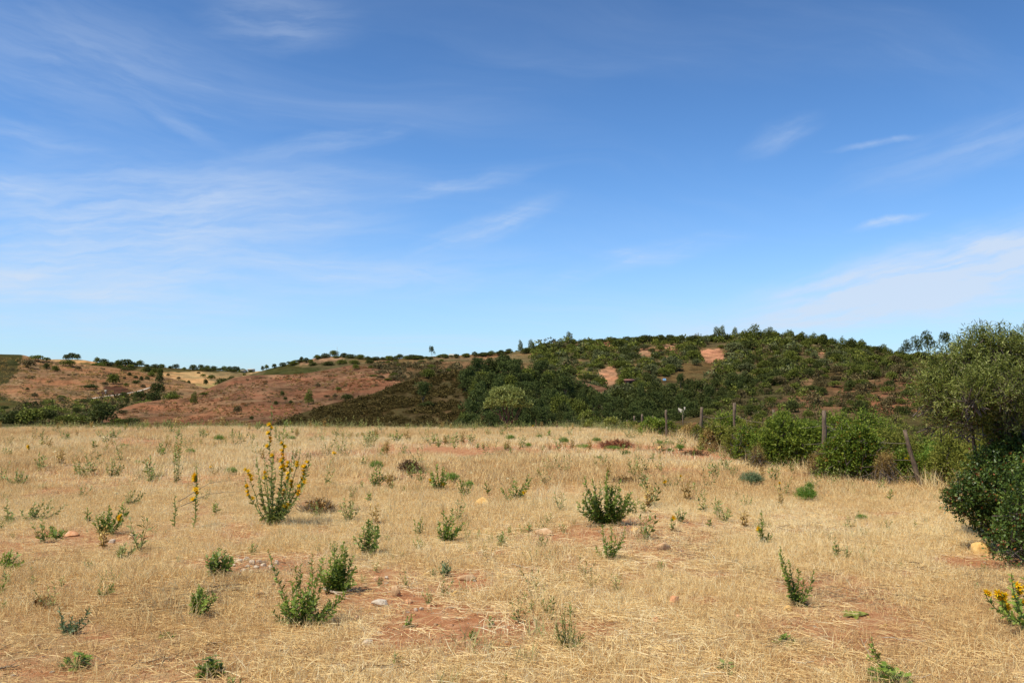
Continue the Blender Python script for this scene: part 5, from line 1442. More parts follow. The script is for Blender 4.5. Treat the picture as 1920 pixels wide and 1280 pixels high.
weed(335, 905, fan(335, 905, 18, 70, 5), 'tall thin weed with a yellow tip in the upper left field', mat='weed_pale', leaf=.05, step=.03)
weed(335, 870, [(334, 800), (338, 812), (325, 832)], 'tallest thin green stem near the field edge on the left', mat='weed_grey', leaf=.07, step=.035)
weed(1250, 915, fan(1252, 915, 26, 26, 6) + [(1246, 903, [.9, 1.0]), (1275, 885, [.9])], 'small weed with yellow flowers on the pale grass right of centre', mat='weed_grey', leaf=.045, step=.026)
weed(1460, 922, [(1460, 902, [.9]), (1458, 908)], 'tiny yellow-topped sprig left of the feathery green tuft', mat='weed_pale', leaf=.045, step=.022)
weed(1558, 910, fan(1560, 915, 12, 24, 4), 'small upright sprig near the right bushes, left one', mat='weed_grey', leaf=.045, step=.022)
weed(1592, 915, fan(1592, 917, 16, 22, 4), 'small upright sprig near the right bushes, right one', mat='weed_grey', leaf=.045, step=.022)
weed(1396, 948, fan(1400, 945, 26, 22, 4), 'low thin sprig in the pale grass left of the feathery tuft', mat='weed_grey', leaf=.04, step=.026)
weed(1486, 868, fan(1486, 868, 8, 22, 3), 'thin sprig in front of the largest bright bush, right one', mat='weed_grey', leaf=.05, step=.03)
weed(1420, 868, fan(1420, 868, 20, 26, 4), 'thin sprig in front of the largest bright bush, left one', mat='weed_grey', leaf=.05, step=.03)
weed(692, 833, fan(694, 833, 26, 34, 7), 'grey-green weed at the far field edge left of centre', mat='weed_grey', leaf=.08, step=.04)
weed(635, 818, fan(634, 818, 16, 22, 4), 'branched little weed at the far field edge behind the tall thistle', mat='weed_grey', leaf=.08, step=.04)
weed(744, 828, fan(744, 828, 24, 30, 6), 'pale weed with a straw stalk at the far field edge', mat='weed_grey', leaf=.08, step=.04)
weed(854, 835, fan(856, 835, 22, 30, 6), 'thin green weed pair near the far edge left of the olive tree', mat='weed_grey', leaf=.08, step=.04)
weed(882, 832, fan(884, 832, 20, 28, 5), 'thin dark weed right of the weed pair near the far edge', mat='weed_grey', leaf=.08, step=.04)
weed(215, 822, fan(216, 822, 22, 22, 6), 'pale green weed at the far field edge on the left', mat='weed_grey', leaf=.08, step=.04)
weed(378, 822, fan(378, 824, 24, 26, 6) + [(384, 810, [1.0])], 'weed with a yellow speck at the far edge left of the tall thistle', mat='weed_grey', leaf=.08, step=.04)
weed(83, 835, [(82, 800), (78, 812), (88, 815)], 'slim pale weed stalk at the far edge on the left', mat='weed_pale', leaf=.08, step=.04)
weed(54, 853, [(54, 838, [.9, 1.0, .8])], 'small thistle with an orange flower at the upper left', 'golden_thistle', 'thistle', 'weed_grey', leaf=.05, step=.03, fscale=1.3)
weed(402, 888, fan(402, 888, 26, 22, 6) + [(398, 876, [.95, 1.0])], 'brownish weed with a yellow bloom left of the tall thistle', mat='bush_dry', leaf=.05, step=.026)
weed(628, 862, [(628, 848, [.95, 1.0, .9]), (622, 852), (634, 855)], 'small yellow-flowered thistle to the right of the tall one', 'golden_thistle', 'thistle', 'weed_grey', leaf=.05, step=.03, fscale=1.2)
weed(1251, 812, [(1251, 770, [.97, 1.0]), (1248, 795)], 'tall thin thistle stalk with an orange tip by the compact dark bush', 'golden_thistle', 'thistle', 'weed_grey', leaf=.06, step=.04, fscale=1.4)
weed(1005, 806, [(1005, 786), (1000, 798, [.9]), (1010, 798)], 'rusty thin stake-like stem at the far edge right of the olive tree', mat='bush_dry', leaf=.06, step=.05, stemm='bark_red', stem=.02)
weed(1044, 805, [(1044, 788), (1043, 796)], 'second rusty thin stem at the far edge left of the yellow-green bushes', mat='bush_dry', leaf=.06, step=.05, stemm='bark_red', stem=.02)
weed(700, 1005, fan(700, 1000, 16, 22, 4), 'small sprig behind the green weed in the middle left', mat='weed_grey', leaf=.04, step=.02)
weed(835, 1074, fan(835, 1074, 26, 24, 9), 'small blue-green weed beside the dark soil in the centre foreground', mat='tuft_blue', leaf=.03, step=.010)
weed(1060, 1206, fan(1062, 1206, 54, 66, 9), 'pale feathery green weed in the centre foreground', mat='weed_pale', leaf=.03, step=.014, lw=.6)
weed(885, 1190, fan(885, 1190, 12, 14, 5), 'tiny green sprig on the bare red soil', mat='weed', leaf=.022, step=.009)
weed(766, 1165, fan(768, 1163, 14, 16, 5), 'tiny green sprig left of the bare red soil', mat='weed', leaf=.022, step=.009)


# leafy plants with broad lobed leaves
def leafy(px, py, w, h, n, label, mat='weed', leaf=.07, name='leafy_weed', flat=False, lw=1.5, stalk=None):
    r = np.random.default_rng(int(px + py)); base = ground_px(px, py); k = base[1] / F
    t = thing(name, label, 'weed', base); c = MB(); s_ = MB()
    a = r.uniform(0, 6.28, n); q_ = np.sqrt(r.random(n)) * w * k * .5
    z = np.zeros(n) + .01 if flat else h * k * (1 - (q_ / (w * k * .5)) ** 2 * .7) * r.uniform(.15, .95, n)
    P_ = np.stack([np.cos(a) * q_, np.sin(a) * q_, z], -1)
    if flat: P_ *= .15
    d = norm(np.stack([np.cos(a), np.sin(a), np.full(n, .12 if flat else .35) + r.normal(size=n) * (.06 if flat else .3)], -1))
    V, Fa, kk = stamp(SPIKY[0] * [lw, 1, 1], SPIKY[1], basis(d, np.array([0, 0, 1.]) + r.normal(size=(n, 3)) * .25), P_ - d * leaf * (.1 if flat else .4), (w * k * .5 if flat else leaf) * r.uniform(.7, 1.2, n))
    c.add(V, Fa, np.repeat(np.clip(r.normal(.5, .2, n), 0, 1), kk))
    link('leaves', c.mesh(name + '_leaves', M[mat]), t)
    for i in range(0, n, 3):
        V, Fa = tube([(0, 0, -.01), P_[i] * [.5, .5, .6], P_[i]], [.003, .0025, .0015], 4, False); s_.add(V, Fa)
    link('stems', s_.mesh(name + '_stems', M['weed_grey']), t)
    return t


leafy(1650, 1272, 78, 46, 90, 'bright green leafy weed at the bottom edge on the right', leaf=.045)
weed(1642, 1232, [(1632, 1194), (1636, 1206), (1622, 1222)], 'thin shoot growing out behind the bright leafy weed at the bottom', leaf=.03, step=.012)
leafy(408, 1255, 50, 40, 70, 'dark green leafy weed at the bottom edge left of centre', leaf=.042)
leafy(160, 1240, 52, 34, 46, 'sparse leafy weed in the bottom left corner', leaf=.04)
leafy(1462, 1197, 40, 18, 34, 'flat dark green weed in the right foreground', leaf=.035)
leafy(325, 1186, 22, 16, 12, 'two-leaved seedling in the left foreground', leaf=.035)
leafy(1590, 1146, 52, 14, 11, 'flat yellow-green leaf rosette on the ground in the right foreground', 'rosette', name='leaf_rosette', flat=True)
leafy(1070, 1200, 50, 14, 12, 'flat light green rosette beneath the pale feathery weed', 'rosette', name='leaf_rosette', flat=True)
leafy(745, 1235, 26, 24, 14, 'grassy green sprout at the bottom edge in the middle', 'weed_pale', leaf=.05, lw=.4)
leafy(1355, 1245, 40, 20, 18, 'faint green sprout in the bottom foreground right of the middle', 'weed_grey', leaf=.035)


def tuft(px, py, w, h, label, mat='tuft', n=None, group=None, name='green_tuft'):
    r = np.random.default_rng(int(px * 3 + py)); base = ground_px(px, py); k = base[1] / F
    t = thing(name, label, 'plant', base, group); c = MB(); s_ = MB()
    n = n or int(200 + w * 12)
    crown(c, [(0, 0, h * k * .3, w * k * .45, w * k * .45, h * k * .62), (w * k * .2, 0, h * k * .25, w * k * .3, w * k * .3, h * k * .5)], n, 4, h * k * .3, max(.028, h * k * .22), .13, up=1.2, r=r, lowcut=0, inner=.5)
    link('leaves', c.mesh(name + '_leaves', M[mat]), t)
    for i in range(9):
        V, Fa = tube([(0, 0, -.01), (r.normal() * w * k * .2, r.normal() * w * k * .2, h * k * .7)], [.003, .001], 4, False); s_.add(V, Fa)
    link('stems', s_.mesh(name + '_stems', M['weed']), t)


tuft(1505, 938, 38, 24, 'feathery bright green tuft, brightest on the right of the field')
tuft(1512, 920, 14, 16, 'slim sprig of feathery green behind the brightest tuft')
tuft(1404, 908, 40, 22, 'blue-green grassy tuft in front of the largest bright bush', 'tuft_blue')
tuft(1608, 972, 18, 8, 'tiny flat bright green tuft in the pale grass on the right')
tuft(707, 880, 24, 16, 'bright green tuft above the dark leafy weed')
tuft(848, 905, 28, 18, 'bright green tuft beside the yellow-flowered weed')
tuft(436, 888, 24, 12, 'low bright green tuft left of the tall thistle')
tuft(880, 915, 16, 14, 'bright green tuft between the yellow-flowered and the dark upright weed')
for a in ((956, 826, 18, 11, 'round green tuft in front of the olive tree'), (1056, 832, 18, 12, 'round green tuft right of the olive tree'), (1117, 829, 18, 9, 'green tuft left of the red dead heap'),
          (1091, 842, 30, 10, 'wide low green tuft in front of the red dead heap, left one'), (1147, 843, 34, 8, 'wide low green tuft just below the red dead heap'), (1010, 822, 12, 8, 'small green tuft between two round ones near the olive tree'),
          (990, 838, 12, 8, 'small green tuft below the olive tree'), (1234, 834, 16, 9, 'green tuft beside the pale stone near the far corner'), (1252, 836, 20, 10, 'larger green tuft right of the pale stone'), (1272, 843, 18, 10, 'green tuft right of the larger one near the far corner'),
          (1254, 848, 16, 8, 'green tuft below the pale stone near the far corner'), (1331, 848, 14, 8, 'green tuft among the brown litter near the hedge'), (1122, 862, 14, 7, 'pale green tuft below the red heap'), (235, 840, 16, 8, 'bright green tuft in the upper left field'),
          (413, 828, 18, 12, 'grey-green tuft at the far edge left of the tall thistle'), (549, 826, 14, 9, 'green tuft at the far edge right of the tall thistle'), (585, 828, 9, 6, 'tiny green tuft at the far edge right of the tall thistle'), (1175, 852, 12, 7, 'small green tuft right below the red heap'),
          (262, 870, 10, 7, 'tiny tuft in the upper left field'), (360, 850, 18, 9, 'green tuft at the upper left between thin weeds')):
    tuft(*a, group='green tufts near the far edge of the field')


# dead heaps
def heap(px, py, w, h, mat, label, n=160, name='dead_brush', lean=0):
    r = np.random.default_rng(int(px + 5 * py)); base = ground_px(px, py); k = base[1] / F; c = MB(); lv = MB()
    t = thing(name, label, 'dead plant', base)
    for i in range(n):
        a = r.uniform(0, 6.28); q_ = math.sqrt(r.random()) * w * k * .45
        p0 = np.array([math.cos(a) * q_, math.sin(a) * q_ * .6, r.uniform(0, h * k * .45) * (1 - q_ / (w * k * .5))])
        d = np.array([math.cos(a) + lean, math.sin(a) * .6, r.uniform(.1, 1.3)])
        V, Fa = tube(curve(p0, d, h * k * r.uniform(.4, 1.0), 4, wob=.25, r=r), [.006, .005, .004, .002], 3, False); c.add(V, Fa, r.random())
    link('twigs', c.mesh(name + '_twigs', M[mat]), t)
    crown(lv, [(0, 0, h * k * .2, w * k * .4, w * k * .25, h * k * .5)], n, 4, h * k * .3, .05, .4, r=r, lowcut=0, inner=.5)
    link('dead_leaves', lv.mesh(name + '_dead_leaves', leaf_mat(mat + '_leaves', [(0, (.12, .08, .04)), (.6, (.32, .2, .1)), (1, (.5, .38, .22))], .2, .9, .05) if mat == 'dead' else leaf_mat(mat + '_leaves', [(0, (.09, .03, .018) if 'red' in mat else (.05, .03, .015)), (.6, (.27, .10, .055) if 'red' in mat else (.15, .09, .045)), (1, (.5, .26, .16) if 'red' in mat else (.33, .22, .12))], .1, .8)), t)


heap(1156, 838, 62, 17, 'deadred', 'heap of rusty red dead brush near the far corner of the field', 260)
heap(770, 884, 38, 24, 'deadbrown', 'dark brown dead bush right of the dark leafy weed', 220, lean=.6)
heap(1300, 852, 60, 9, 'deadbrown', 'flat brown litter heap below the fence corner', 130)
heap(1172, 905, 60, 14, 'dead', 'low brown dead weeds behind the largest green clump', 120)
heap(735, 900, 40, 8, 'dead', 'flat dark dead stalks below the brown dead bush', 80)
heap(600, 960, 60, 30, 'dead', 'rusty dry weeds right of the tall thistle', 120)
heap(95, 1130, 40, 14, 'dead', 'small dry dead sprigs in the left foreground', 40)


# ------------------------------------------------------------------ stones and sticks
def rock(px, py, w, h, mat, label, group=None, flat=1.0, name='stone'):
    r = np.random.default_rng(int(px * 5 + py)); base = ground_px(px, py); k = base[1] / F
    import bmesh
    bm = bmesh.new(); bmesh.ops.create_icosphere(bm, subdivisions=3, radius=1.0)
    V = np.array([v.co[:] for v in bm.verts]); Fa = np.array([[v.index for v in f.verts] for f in bm.faces]); bm.free()
    for _ in range(20):                                   # knock flat facets off the lump
        n_ = rdir(1, r)[0]; c_ = r.uniform(.5, .8); dd_ = V @ n_
        V = V - np.outer(np.maximum(dd_ - c_, 0) * .93, n_)
    sd = int(r.integers(1000))
    V = V * (1 + .07 * fbm(V[:, 0] * 2.2 + V[:, 2], V[:, 1] * 2.2 - V[:, 2], sd, 4)[:, None])
    sx, sz = w * k / (V[:, 0].max() - V[:, 0].min()), h * k * 1.4 / (V[:, 2].max() - V[:, 2].min())
    V = V * [sx, sx * r.uniform(.7, .95), sz]; V[:, 2] -= V[:, 2].min() + h * k * .45
    mb = MB(); mb.add(V, Fa)
    me = mb.mesh(name, M[mat], True)
    return thing(name, label, 'stone', base, group, r.uniform(-.3, .3), me)


for a in ((905, 948, 30, 19, 'rock_yellow', 'pointed yellowish rock in the middle of the field'), (1021, 999, 34, 13, 'rock_pink', 'flat pinkish white rock right of the leafy middle weed'), (1240, 1027, 28, 16, 'rock_pink', 'pinkish rock right of the three-stalked weed'),
          (1828, 1034, 38, 24, 'rock_yellow', 'orange-yellow block of stone in front of the dark shrub'), (1260, 1125, 18, 17, 'rock_orange', 'round orange and white stone in the right foreground'), (1228, 1157, 22, 11, 'rock_orange', 'low orange stone below the round one'),
          (745, 1110, 20, 20, 'rock_pink', 'upright beige stone behind the grey-white slab'), (853, 1110, 18, 11, 'rock_yellow', 'small cream stone in the centre foreground'), (878, 1080, 36, 10, 'rock_pink', 'long flat pale stone beside the red soil'),
          (804, 1074, 16, 8, 'rock_yellow', 'cream stone left of the blue-green weed'), (712, 1082, 20, 9, 'rock_orange', 'orange stone right of the dense dark weed'), (728, 1079, 8, 6, 'rock_white', 'tiny white stone touching the orange stone'), (719, 1127, 32, 12, 'rock_white', 'grey-white angular slab in the centre foreground'),
          (695, 1198, 20, 9, 'rock_white', 'round whitish stone in the foreground left of the red soil'), (674, 1152, 12, 8, 'rock_orange', 'small orange stone above the round whitish stone'), (770, 1122, 14, 7, 'rock_orange', 'orange lump right of the grey-white slab'),
          (782, 1137, 8, 6, 'rock_white', 'small white stone between two pale ones, left one'), (793, 1135, 9, 6, 'rock_white', 'small white stone between two pale ones, right one'), (755, 1141, 12, 6, 'rock_orange', 'flat orange chip below the grey-white slab'),
          (807, 1132, 9, 7, 'rock_orange', 'small orange stone right of the white pair'), (1467, 1136, 18, 10, 'rock_yellow', 'smooth cream stone at the foot of the dark weed on the right'), (1440, 1122, 8, 6, 'rock_white', 'tiny cream pebble left of the dark weed on the right'),
          (1401, 1138, 14, 8, 'rock_orange', 'small orange stone left of the smooth cream stone'), (1378, 1150, 14, 7, 'rock_orange', 'dull orange stone half buried in straw'), (814, 1245, 32, 9, 'rock_pink', 'flat half-buried stone at the bottom of the picture'),
          (184, 1072, 34, 9, 'rock_pink', 'flat pink stone in the left foreground'), (174, 1067, 9, 7, 'rock_white', 'small pale stone touching the flat pink stone'), (220, 1013, 12, 7, 'rock_white', 'small white stone below the orange-flowered weed'),
          (146, 1000, 28, 9, 'rock_orange', 'orange rock left of the orange-flowered weed'), (256, 1007, 16, 12, 'rock_pink', 'beige stone right of the small white stone'), (450, 1122, 9, 8, 'rock_yellow', 'cream pebble right of the cone-shaped weed'),
          (480, 1112, 18, 8, 'rock_yellow', 'cream stone left of the spreading weed'), (497, 1106, 9, 7, 'rock_orange', 'small orange stone beside the spreading weed'), (1190, 990, 18, 6, 'rock_yellow', 'flat yellowish stone at the right foot of the largest clump'),
          (1237, 841, 12, 7, 'rock_yellow', 'pale stone among tufts near the far corner'), (1264, 838, 10, 5, 'rock_orange', 'orange stone right of the larger tuft near the far corner'), (1418, 851, 16, 8, 'rock_pink', 'rounded pink stone at the foot of the small dry brush'),
          (1375, 830, 14, 6, 'rock_pink', 'pale stone on the bank left of the dark umbel bush'), (1344, 828, 10, 5, 'rock_white', 'small pale stone on the bank below the reddish scrub'), (1540, 876, 16, 7, 'rock_orange', 'orange clod at the foot of the hedge'), (1627, 908, 22, 9, 'rock_pink', 'flat pale stone right of the round dark bush'),
          (755, 1095, 10, 6, 'rock_white', 'pale chip behind the upright beige stone'), (935, 1000, 7, 5, 'rock_white', 'tiny white chip left of the flat pinkish rock'), (902, 1034, 8, 5, 'rock_white', 'tiny white chip below the flat pinkish rock'),
          (1080, 1030, 9, 5, 'rock_orange', 'orange pebble left of the three-stalked weed'), (1340, 1006, 10, 5, 'rock_orange', 'small orange clod in the right middle'), (535, 940, 12, 5, 'rock_white', 'pale stone under the tall thistle'),
          (1858, 925, 14, 11, 'rock_orange', 'orange stone behind the dark shrub branches'), (1390, 1192, 9, 5, 'rock_orange', 'orange chip in the right foreground straw'), (85, 1205, 14, 9, 'rock_pink', 'dusty stone in the lower left corner'), (25, 1255, 14, 8, 'rock_pink', 'half-buried stone at the bottom left corner')):
    rock(*a)
for i, (px, py, w, h) in enumerate(((455, 1049, 16, 7), (470, 1045, 14, 7), (480, 1052, 12, 8), (492, 1049, 10, 6), (501, 1056, 11, 7), (488, 1060, 12, 6), (470, 1058, 10, 5), (524, 1052, 9, 8), (514, 1058, 9, 6), (463, 1065, 12, 6), (478, 1066, 9, 5), (445, 1056, 8, 5), (505, 1048, 7, 5))):
    rock(px, py, w, h, 'rock_white', 'white stone in the patch of pale rubble behind the spreading weed', 'white rubble behind the spreading weed')


def stick(pts_px, rad, label, mat='stick', lift=.012):
    P_ = np.array([ground_px(a, b) for a, b in pts_px]); P_[:, 2] += lift
    u = np.linspace(0, 1, len(P_)); uu = np.linspace(0, 1, 12)
    Q_ = np.stack([np.interp(uu, u, P_[:, k]) for k in range(3)], -1); Q_[:, 2] += rng.random(12) * .012
    c0 = Q_[0].copy(); mb = MB(); V, Fa = tube(Q_ - c0, np.linspace(rad, rad * .4, 12), 6); mb.add(V, Fa)
    a = Q_[7] - c0; V, Fa = tube([a, a + (Q_[11] - Q_[7]) * .5 + [.03, -.03, .03]], [rad * .5, rad * .2], 5); mb.add(V, Fa)
    thing('dry_stick', label, 'stick', c0, me=mb.mesh('dry_stick', M[mat]))


stick([(610, 1100), (630, 1108), (655, 1107), (674, 1100)], .009, 'thick pale forked stick at the foot of the dense dark weed')
stick([(625, 1106), (640, 1112), (662, 1120)], .005, 'thin branch of pale wood beside the forked stick')
stick([(1102, 1132), (1150, 1142), (1200, 1154)], .006, 'long pale stalk lying across the centre-right foreground')
stick([(40, 1063), (75, 1050), (110, 1038)], .007, 'pale straight stalk on the ground at the left')
stick([(10, 948), (30, 951), (50, 952)], .006, 'short pale stick at the left picture edge')
stick([(1475, 1233), (1508, 1241)], .008, 'short grey stick in the right foreground')
stick([(1690, 1262), (1720, 1264)], .009, 'stick end right of the bright leafy weed')
stick([(1640, 1190), (1700, 1195), (1740, 1200)], .004, 'thin stalk in the right foreground straw')
stick([(0, 1250), (30, 1243), (55, 1242)], .008, 'grey twig in the bottom left corner', 'dead')
stick([(900, 1058), (930, 1040), (955, 1034)], .005, 'thin dark twig right of the long flat stone', 'dead')
stick([(0, 1092), (0, 1092), (4, 1090)], .004, 'twig end at the left picture edge', 'dead')
stick([(960, 1055), (985, 1062), (1012, 1066)], .006, 'pale twig in the litter right of the long flat stone')
stick([(1035, 1085), (1048, 1115), (1062, 1160)], .004, 'pale stalk leaning over the centre foreground')
stick([(1625, 1236), (1610, 1208), (1600, 1190)], .004, 'thin arching stalk left of the bright leafy weed')
stick([(1365, 1065), (1420, 1068), (1450, 1062)], .005, 'dark twig on the ground in the right middle', 'dead')
stick([(345, 965), (395, 940), (455, 935)], .005, 'thin brown twig lying in the grass left of the tall thistle', 'dead', .12)
stick([(340, 958), (400, 920), (440, 915)], .005, 'second brown twig in the grass left of the tall thistle', 'dead', .14)


# ------------------------------------------------------------------ grass, straw litter, pebbles: uncountable cover
def blade_clump(name, mat, seed, n, rad, hmin, hmax, lean, width, heads=0.0, flat=False):
    r = np.random.default_rng(seed); c = MB()
    a = r.uniform(0, 6.28, n); q_ = np.sqrt(r.random(n)) * rad
    P_ = np.stack([np.cos(a) * q_, np.sin(a) * q_, np.zeros(n) - .004], -1)
    L = r.uniform(hmin, hmax, n)
    if flat:
        az_ = r.uniform(0, 6.28, n); d0 = norm(np.stack([np.cos(az_), np.sin(az_), r.uniform(-.02, .22, n)], -1)); P_[:, 2] = r.uniform(.002, .03, n)
        bend = rdir(n, r) * .25; bend[:, 2] = -.1
    else:
        d0 = norm(np.array([0, 0, 1.]) + r.normal(size=(n, 3)) * lean); d0[:, 2] = np.abs(d0[:, 2])
        bend = rdir(n, r) * .55; bend[:, 2] = -.15
    side = norm(np.cross(d0, rdir(n, r))); w = width * r.uniform(.6, 1.3, n)
    p1 = P_ + d0 * (L * .5)[:, None]; p2 = p1 + norm(d0 + bend) * (L * .5)[:, None]
    V = np.stack([P_ - side * w[:, None], P_ + side * w[:, None], p1 - side * (w * .75)[:, None], p1 + side * (w * .75)[:, None], p2], 1)
    o_ = (np.arange(n) * 5)[:, None]
    t_ = r.random(n)
    c.add(V.reshape(-1, 3), [o_ + np.array([[0, 1, 3, 2]]), o_ + np.array([[2, 3, 4]])], np.repeat(t_, 5), 0)
    mats = [M[mat]]
    if heads > 0:
        k = np.flatnonzero(r.random(n) < heads)
        dd_ = norm(p2[k] - p1[k])
        V, Fa, kk = stamp(LEAF[0] * [.2, 1, 1], LEAF[1], basis(dd_, rdir(len(k), r)), p2[k] - dd_ * .01, r.uniform(.014, .026, len(k)))
        c.add(V, Fa, np.repeat(r.random(len(k)), kk), 1); mats.append(M['seedhead'])
    return c.mesh(name, mats)


def cover(name, protos, n, y0, y1, smin, smax, dens, label, tfun=None, xpad=1.12, zoff=0.0):
    Yv = np.sqrt(rng.uniform(y0 ** 2, y1 ** 2, n * 2))
    xv = rng.uniform(-1, 1, n * 2) * Yv * .62 * xpad + rng.uniform(-1, 1, n * 2) * 1.0
    k = rng.random(n * 2) < dens(xv, Yv); xv, Yv = xv[k][:n], Yv[k][:n]
    P_ = np.stack([xv, Yv, gz(xv, Yv) + zoff], -1)
    s = rng.uniform(smin, smax, len(xv)) * (.62 + .5 * vnoise(xv / 1.3, Yv / 1.3, 61) + .35 * vnoise(xv / 4.1, Yv / 4.1, 62))
    t_ = np.clip((tfun(xv, Yv) if tfun else .5) + rng.normal(size=len(xv)) * .2, 0, 1)
    stuff_cloud(name, P_, s, t_, protos, label)


def infield(x, y, lim=.6): return (outside(x, y) < lim).astype(float)


def shortness(x, y):
    v = np.zeros(np.shape(x))
    for (p, r0) in SHORT: v = np.maximum(v, 1 - sstep(np.hypot(x - p[0], y - p[1]) / r0, .5, 1.2))
    v = np.maximum(v, sstep(fbm(x / 1.3, y / 1.3, 51, 3), .0, .4) * .8)
    v = np.maximum(v, 1 - sstep(y, 5.2, 7.0) - .25)
    return v


def d_up(x, y): return infield(x, y) * (1 - bareness(x, y)) ** 2 * (1 - .75 * shortness(x, y))
def d_flat(x, y): return infield(x, y, .2) * (.10 + .80 * (1 - bareness(x, y)) ** 1.4)
def tone(x, y): return .5 + .55 * fbm(x / 3.2, y / 5, 71, 4) + .25 * fbm(x / .7, y / .7, 72, 3)


up_near = [blade_clump('grass_clump', 'straw', 400 + i, 30, .085, .03, .125, .36, .0014, .05) for i in range(7)]
up_far = [blade_clump('grass_clump_far', 'straw', 420 + i, 28, .17, .05, .14, .3, .0032, .06) for i in range(5)]
flat_ = [blade_clump('straw_litter', 'straw', 440 + i, 44, .15, .03, .15, .3, .0015, 0, True) for i in range(7)]
grn = [blade_clump('green_clump', 'straw_green', 460 + i, 26, .06, .05, .15, .4, .002) for i in range(4)]
cover('dry_grass', up_near, 17000, 3.2, 13.5, .75, 1.25, d_up, 'standing dry golden grass of the near field', tone)
cover('far_dry_grass', up_far, 22000, 12.5, 37.0, .8, 1.35, d_up, 'standing dry grass towards the field edge', tone)
cover('straw', flat_, 10500, 3.0, 15, .6, 1.2, d_flat, 'flattened straw lying on the red soil', tone)
cover('green_grass', grn, 1500, 3.5, 30, .7, 1.3, lambda x, y: infield(x, y) * sstep(fbm(x / 1.6, y / 1.6, 81, 3), .15, .5), 'sparse greenish grass blades among the straw')


tall_ = [blade_clump('tall_grass_tuft', 'straw', 470 + i, 26, .07, .10, .27, .3, .0018, .5) for i in range(5)]
cover('tall_grass', tall_, 1500, 4.5, 34, .7, 1.25, lambda x, y: infield(x, y) * sstep(fbm(x / 1.9, y / 1.9, 55, 4), .12, .5) * (.25 + .75 * sstep(y, 5, 9)), 'taller tufts of dry grass with seed heads', tone)
thatch = [blade_clump('brown_thatch', 'thatch', 475 + i, 40, .2, .03, .12, .3, .002, 0, True) for i in range(4)]
cover('brown_thatch', thatch, 2600, 3.2, 34, .6, 1.5, lambda x, y: infield(x, y) * sstep(fbm(x / 1.2, y / 2.2, 57, 4), .1, .45), 'matted greyish brown thatch between the straw', tone)


def edge_dens(x, y):
    s = outside(x, y); return ((s > -1.2) & (s < 1.8)).astype(float)


edge_ = [blade_clump('edge_grass', 'straw_green', 480 + i, 26, .2, .15, .42, .35, .005, .4) for i in range(4)]
cover('edge_grass', edge_, 1100, 30, 38, .5, 1.0, edge_dens, 'taller grass and seed stalks along the far field edge')
cover('hedge_grass', [blade_clump('hedge_grass', 'straw', 490 + i, 40, .2, .2, .5, .35, .004, .5) for i in range(4)], 1300, 9.5, 30, .6, 1.1, lambda x, y: ((outside(x, y) > -.3) & (outside(x, y) < 2.2) & (x > 3)).astype(float), 'tall dry grass along the fence')

# little leafy weeds everywhere, too many to count
def mini_weed(seed, mat, n=5, h=.2, leaf=.06, step=.02):
    r = np.random.default_rng(seed); c = MB()
    for i in range(n):
        tip = np.array([r.normal() * h * .25, r.normal() * h * .25, h * r.uniform(.6, 1.1)])
        p = stalk_path(tip, r, 6); V, Fa = tube(p, np.linspace(.003, .001, 6), 3, False); c.add(V, Fa, .4)
        leaves_on(c, p, r, step, leaf, LEAF, .35)
    return c.mesh('small_weed_clump', M[mat])


mw = [mini_weed(500, 'weed_grey'), mini_weed(501, 'weed_pale', 4, .26), mini_weed(502, 'weed', 5, .14), mini_weed(503, 'weed_pale', 3, .3), mini_weed(504, 'bush_dry', 6, .2)]
cover('small_weeds', mw, 800, 8, 36, .7, 1.6, lambda x, y: infield(x, y, 1.5) * (.12 + .88 * sstep(fbm(x / 2.2, y / 2.2, 91, 3), -.05, .4)), 'small thin weeds scattered through the dry grass')
cover('small_near_weeds', mw[:4], 260, 3.8, 10, .2, .65, lambda x, y: infield(x, y) * sstep(fbm(x / 1.2, y / 1.2, 93, 3), -.1, .4), 'tiny green sprigs in the near straw')
cover('field_edge_weeds', mw, 230, 31, 37.5, .9, 1.9, edge_dens, 'thin weeds standing against the valley on the far field edge')


def pebble(seed, mat):
    r = np.random.default_rng(seed)
    import bmesh
    bm = bmesh.new(); bmesh.ops.create_icosphere(bm, subdivisions=1, radius=.5)
    V = np.array([v.co[:] for v in bm.verts]) * (1 + r.normal(size=(len(bm.verts), 1)) * .14) * [1, .8, .6]; Fa = np.array([[v.index for v in f.verts] for f in bm.faces]); bm.free()
    mb = MB(); mb.add(V, Fa); return mb.mesh('pebble', M[mat])


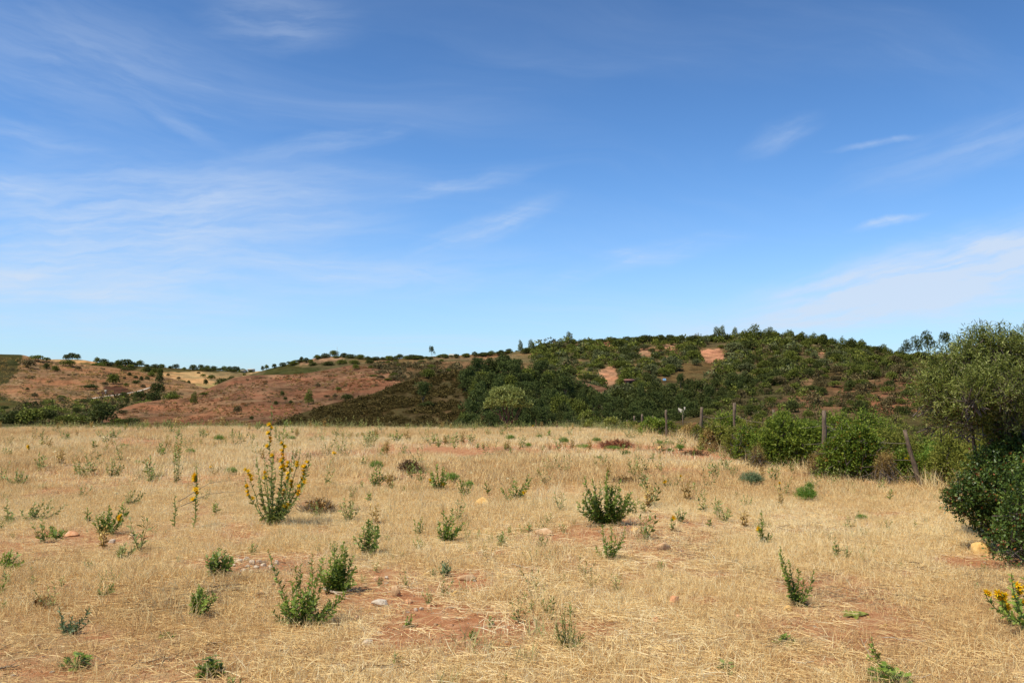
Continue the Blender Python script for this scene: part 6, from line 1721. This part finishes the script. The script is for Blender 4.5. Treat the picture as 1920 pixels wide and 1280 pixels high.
pb = [pebble(i, mt) for i, mt in enumerate(('rock_orange', 'rock_orange', 'rock_pink', 'rock_yellow', 'rock_orange', 'rock_white'))]
cover('pebbles', pb, 5200, 3.2, 14, .009, .042, lambda x, y: infield(x, y) * (.16 + .84 * bareness(x, y)), 'pebbles and clods on the bare red soil')
cover('far_pebbles', pb, 700, 12, 34, .03, .09, lambda x, y: infield(x, y) * bareness(x, y) ** 2, 'pale stones on the far bare patches')
wu = MB(); r_ = np.random.default_rng(9)
d_ = rdir(14, r_); d_[:, 2] *= .2
wu.add(*stamp(LEAF[0] * [.8, 1, 1], LEAF[1], basis(d_, np.tile([0, 0, 1.], (14, 1))), np.tile([0, 0, .24], (14, 1)) + d_ * .006, np.full(14, .03))[:2], 1.0, 0)
V, Fa = tube([(0, 0, 0), (0, 0, .24)], [.002, .001], 3, False); wu.add(V, Fa, .3, 1)
cover('white_umbels', [wu.mesh('white_umbel', [M['white_petal'], M['weed_pale']])], 130, 9, 34, .7, 1.3, lambda x, y: infield(x, y, 1.5) * sstep(fbm(x / 2.5, y / 2.5, 95, 3), .0, .4), 'small white umbel flowers in the grass')


# ------------------------------------------------------------------ labels: say where each of the alike trees stands
LMK = [(60, 'by the left picture edge'), (170, 'below the three-tree knoll'), (260, 'above the brown bank'), (340, 'above the road bend'), (480, 'left of the skyline gap'), (580, 'above the tall thistle'), (660, 'near the mast'),
       (760, 'right of the mast'), (850, 'near the lone eucalyptus'), (915, 'left of the olive tree'), (1000, 'behind the olive tree'), (1070, 'right of the olive tree'), (1140, 'above the yellow-green bush'), (1200, 'above the red dead heap'),
       (1260, 'above the compact dark bush'), (1320, 'by the white ruin'), (1390, 'by the tall brown post'), (1460, 'left of the brightest hedge bush'), (1545, 'above the brightest hedge bush'), (1640, 'above the round dark bush'), (1720, 'above the leaning post'), (9999, 'beside the olive shrub')]
cells = {}
for o in list(COL.objects):
    if 'group' in o and 'label' in o and o.name.split('.')[0] in ('round_tree', 'shrub', 'pine_tree', 'eucalyptus_tree'):
        px = 960 + F * o.location.x / o.location.y
        ph = next(p for lim, p in LMK if px < lim)
        cells.setdefault((o['group'], o['label'], ph), []).append((px, o))
from collections import Counter
cnt_ = Counter(k[:2] for k in cells for _ in cells[k])
for (gr, lb, ph), L_ in cells.items():
    if cnt_[(gr, lb)] < 2: continue
    L_.sort(key=lambda t_: t_[0])
    n = len(L_)
    ranks = {1: [''], 2: ['left one', 'right one'], 3: ['left one', 'middle one', 'right one']}.get(n)
    for i, (px, o) in enumerate(L_):
        w = ranks[i] if ranks else ('leftmost', 'second from left')[i] if i < 2 else ('rightmost', 'second from right')[n - 1 - i] if n - 1 - i < 2 else 'in the middle'
        if n == 4 and i == 2: w = 'second from right'
        new = lb + ' ' + ph + (', ' + w if w else '')
        o['label'] = new if len(new.split()) <= 16 else ' '.join(new.split()[:16])
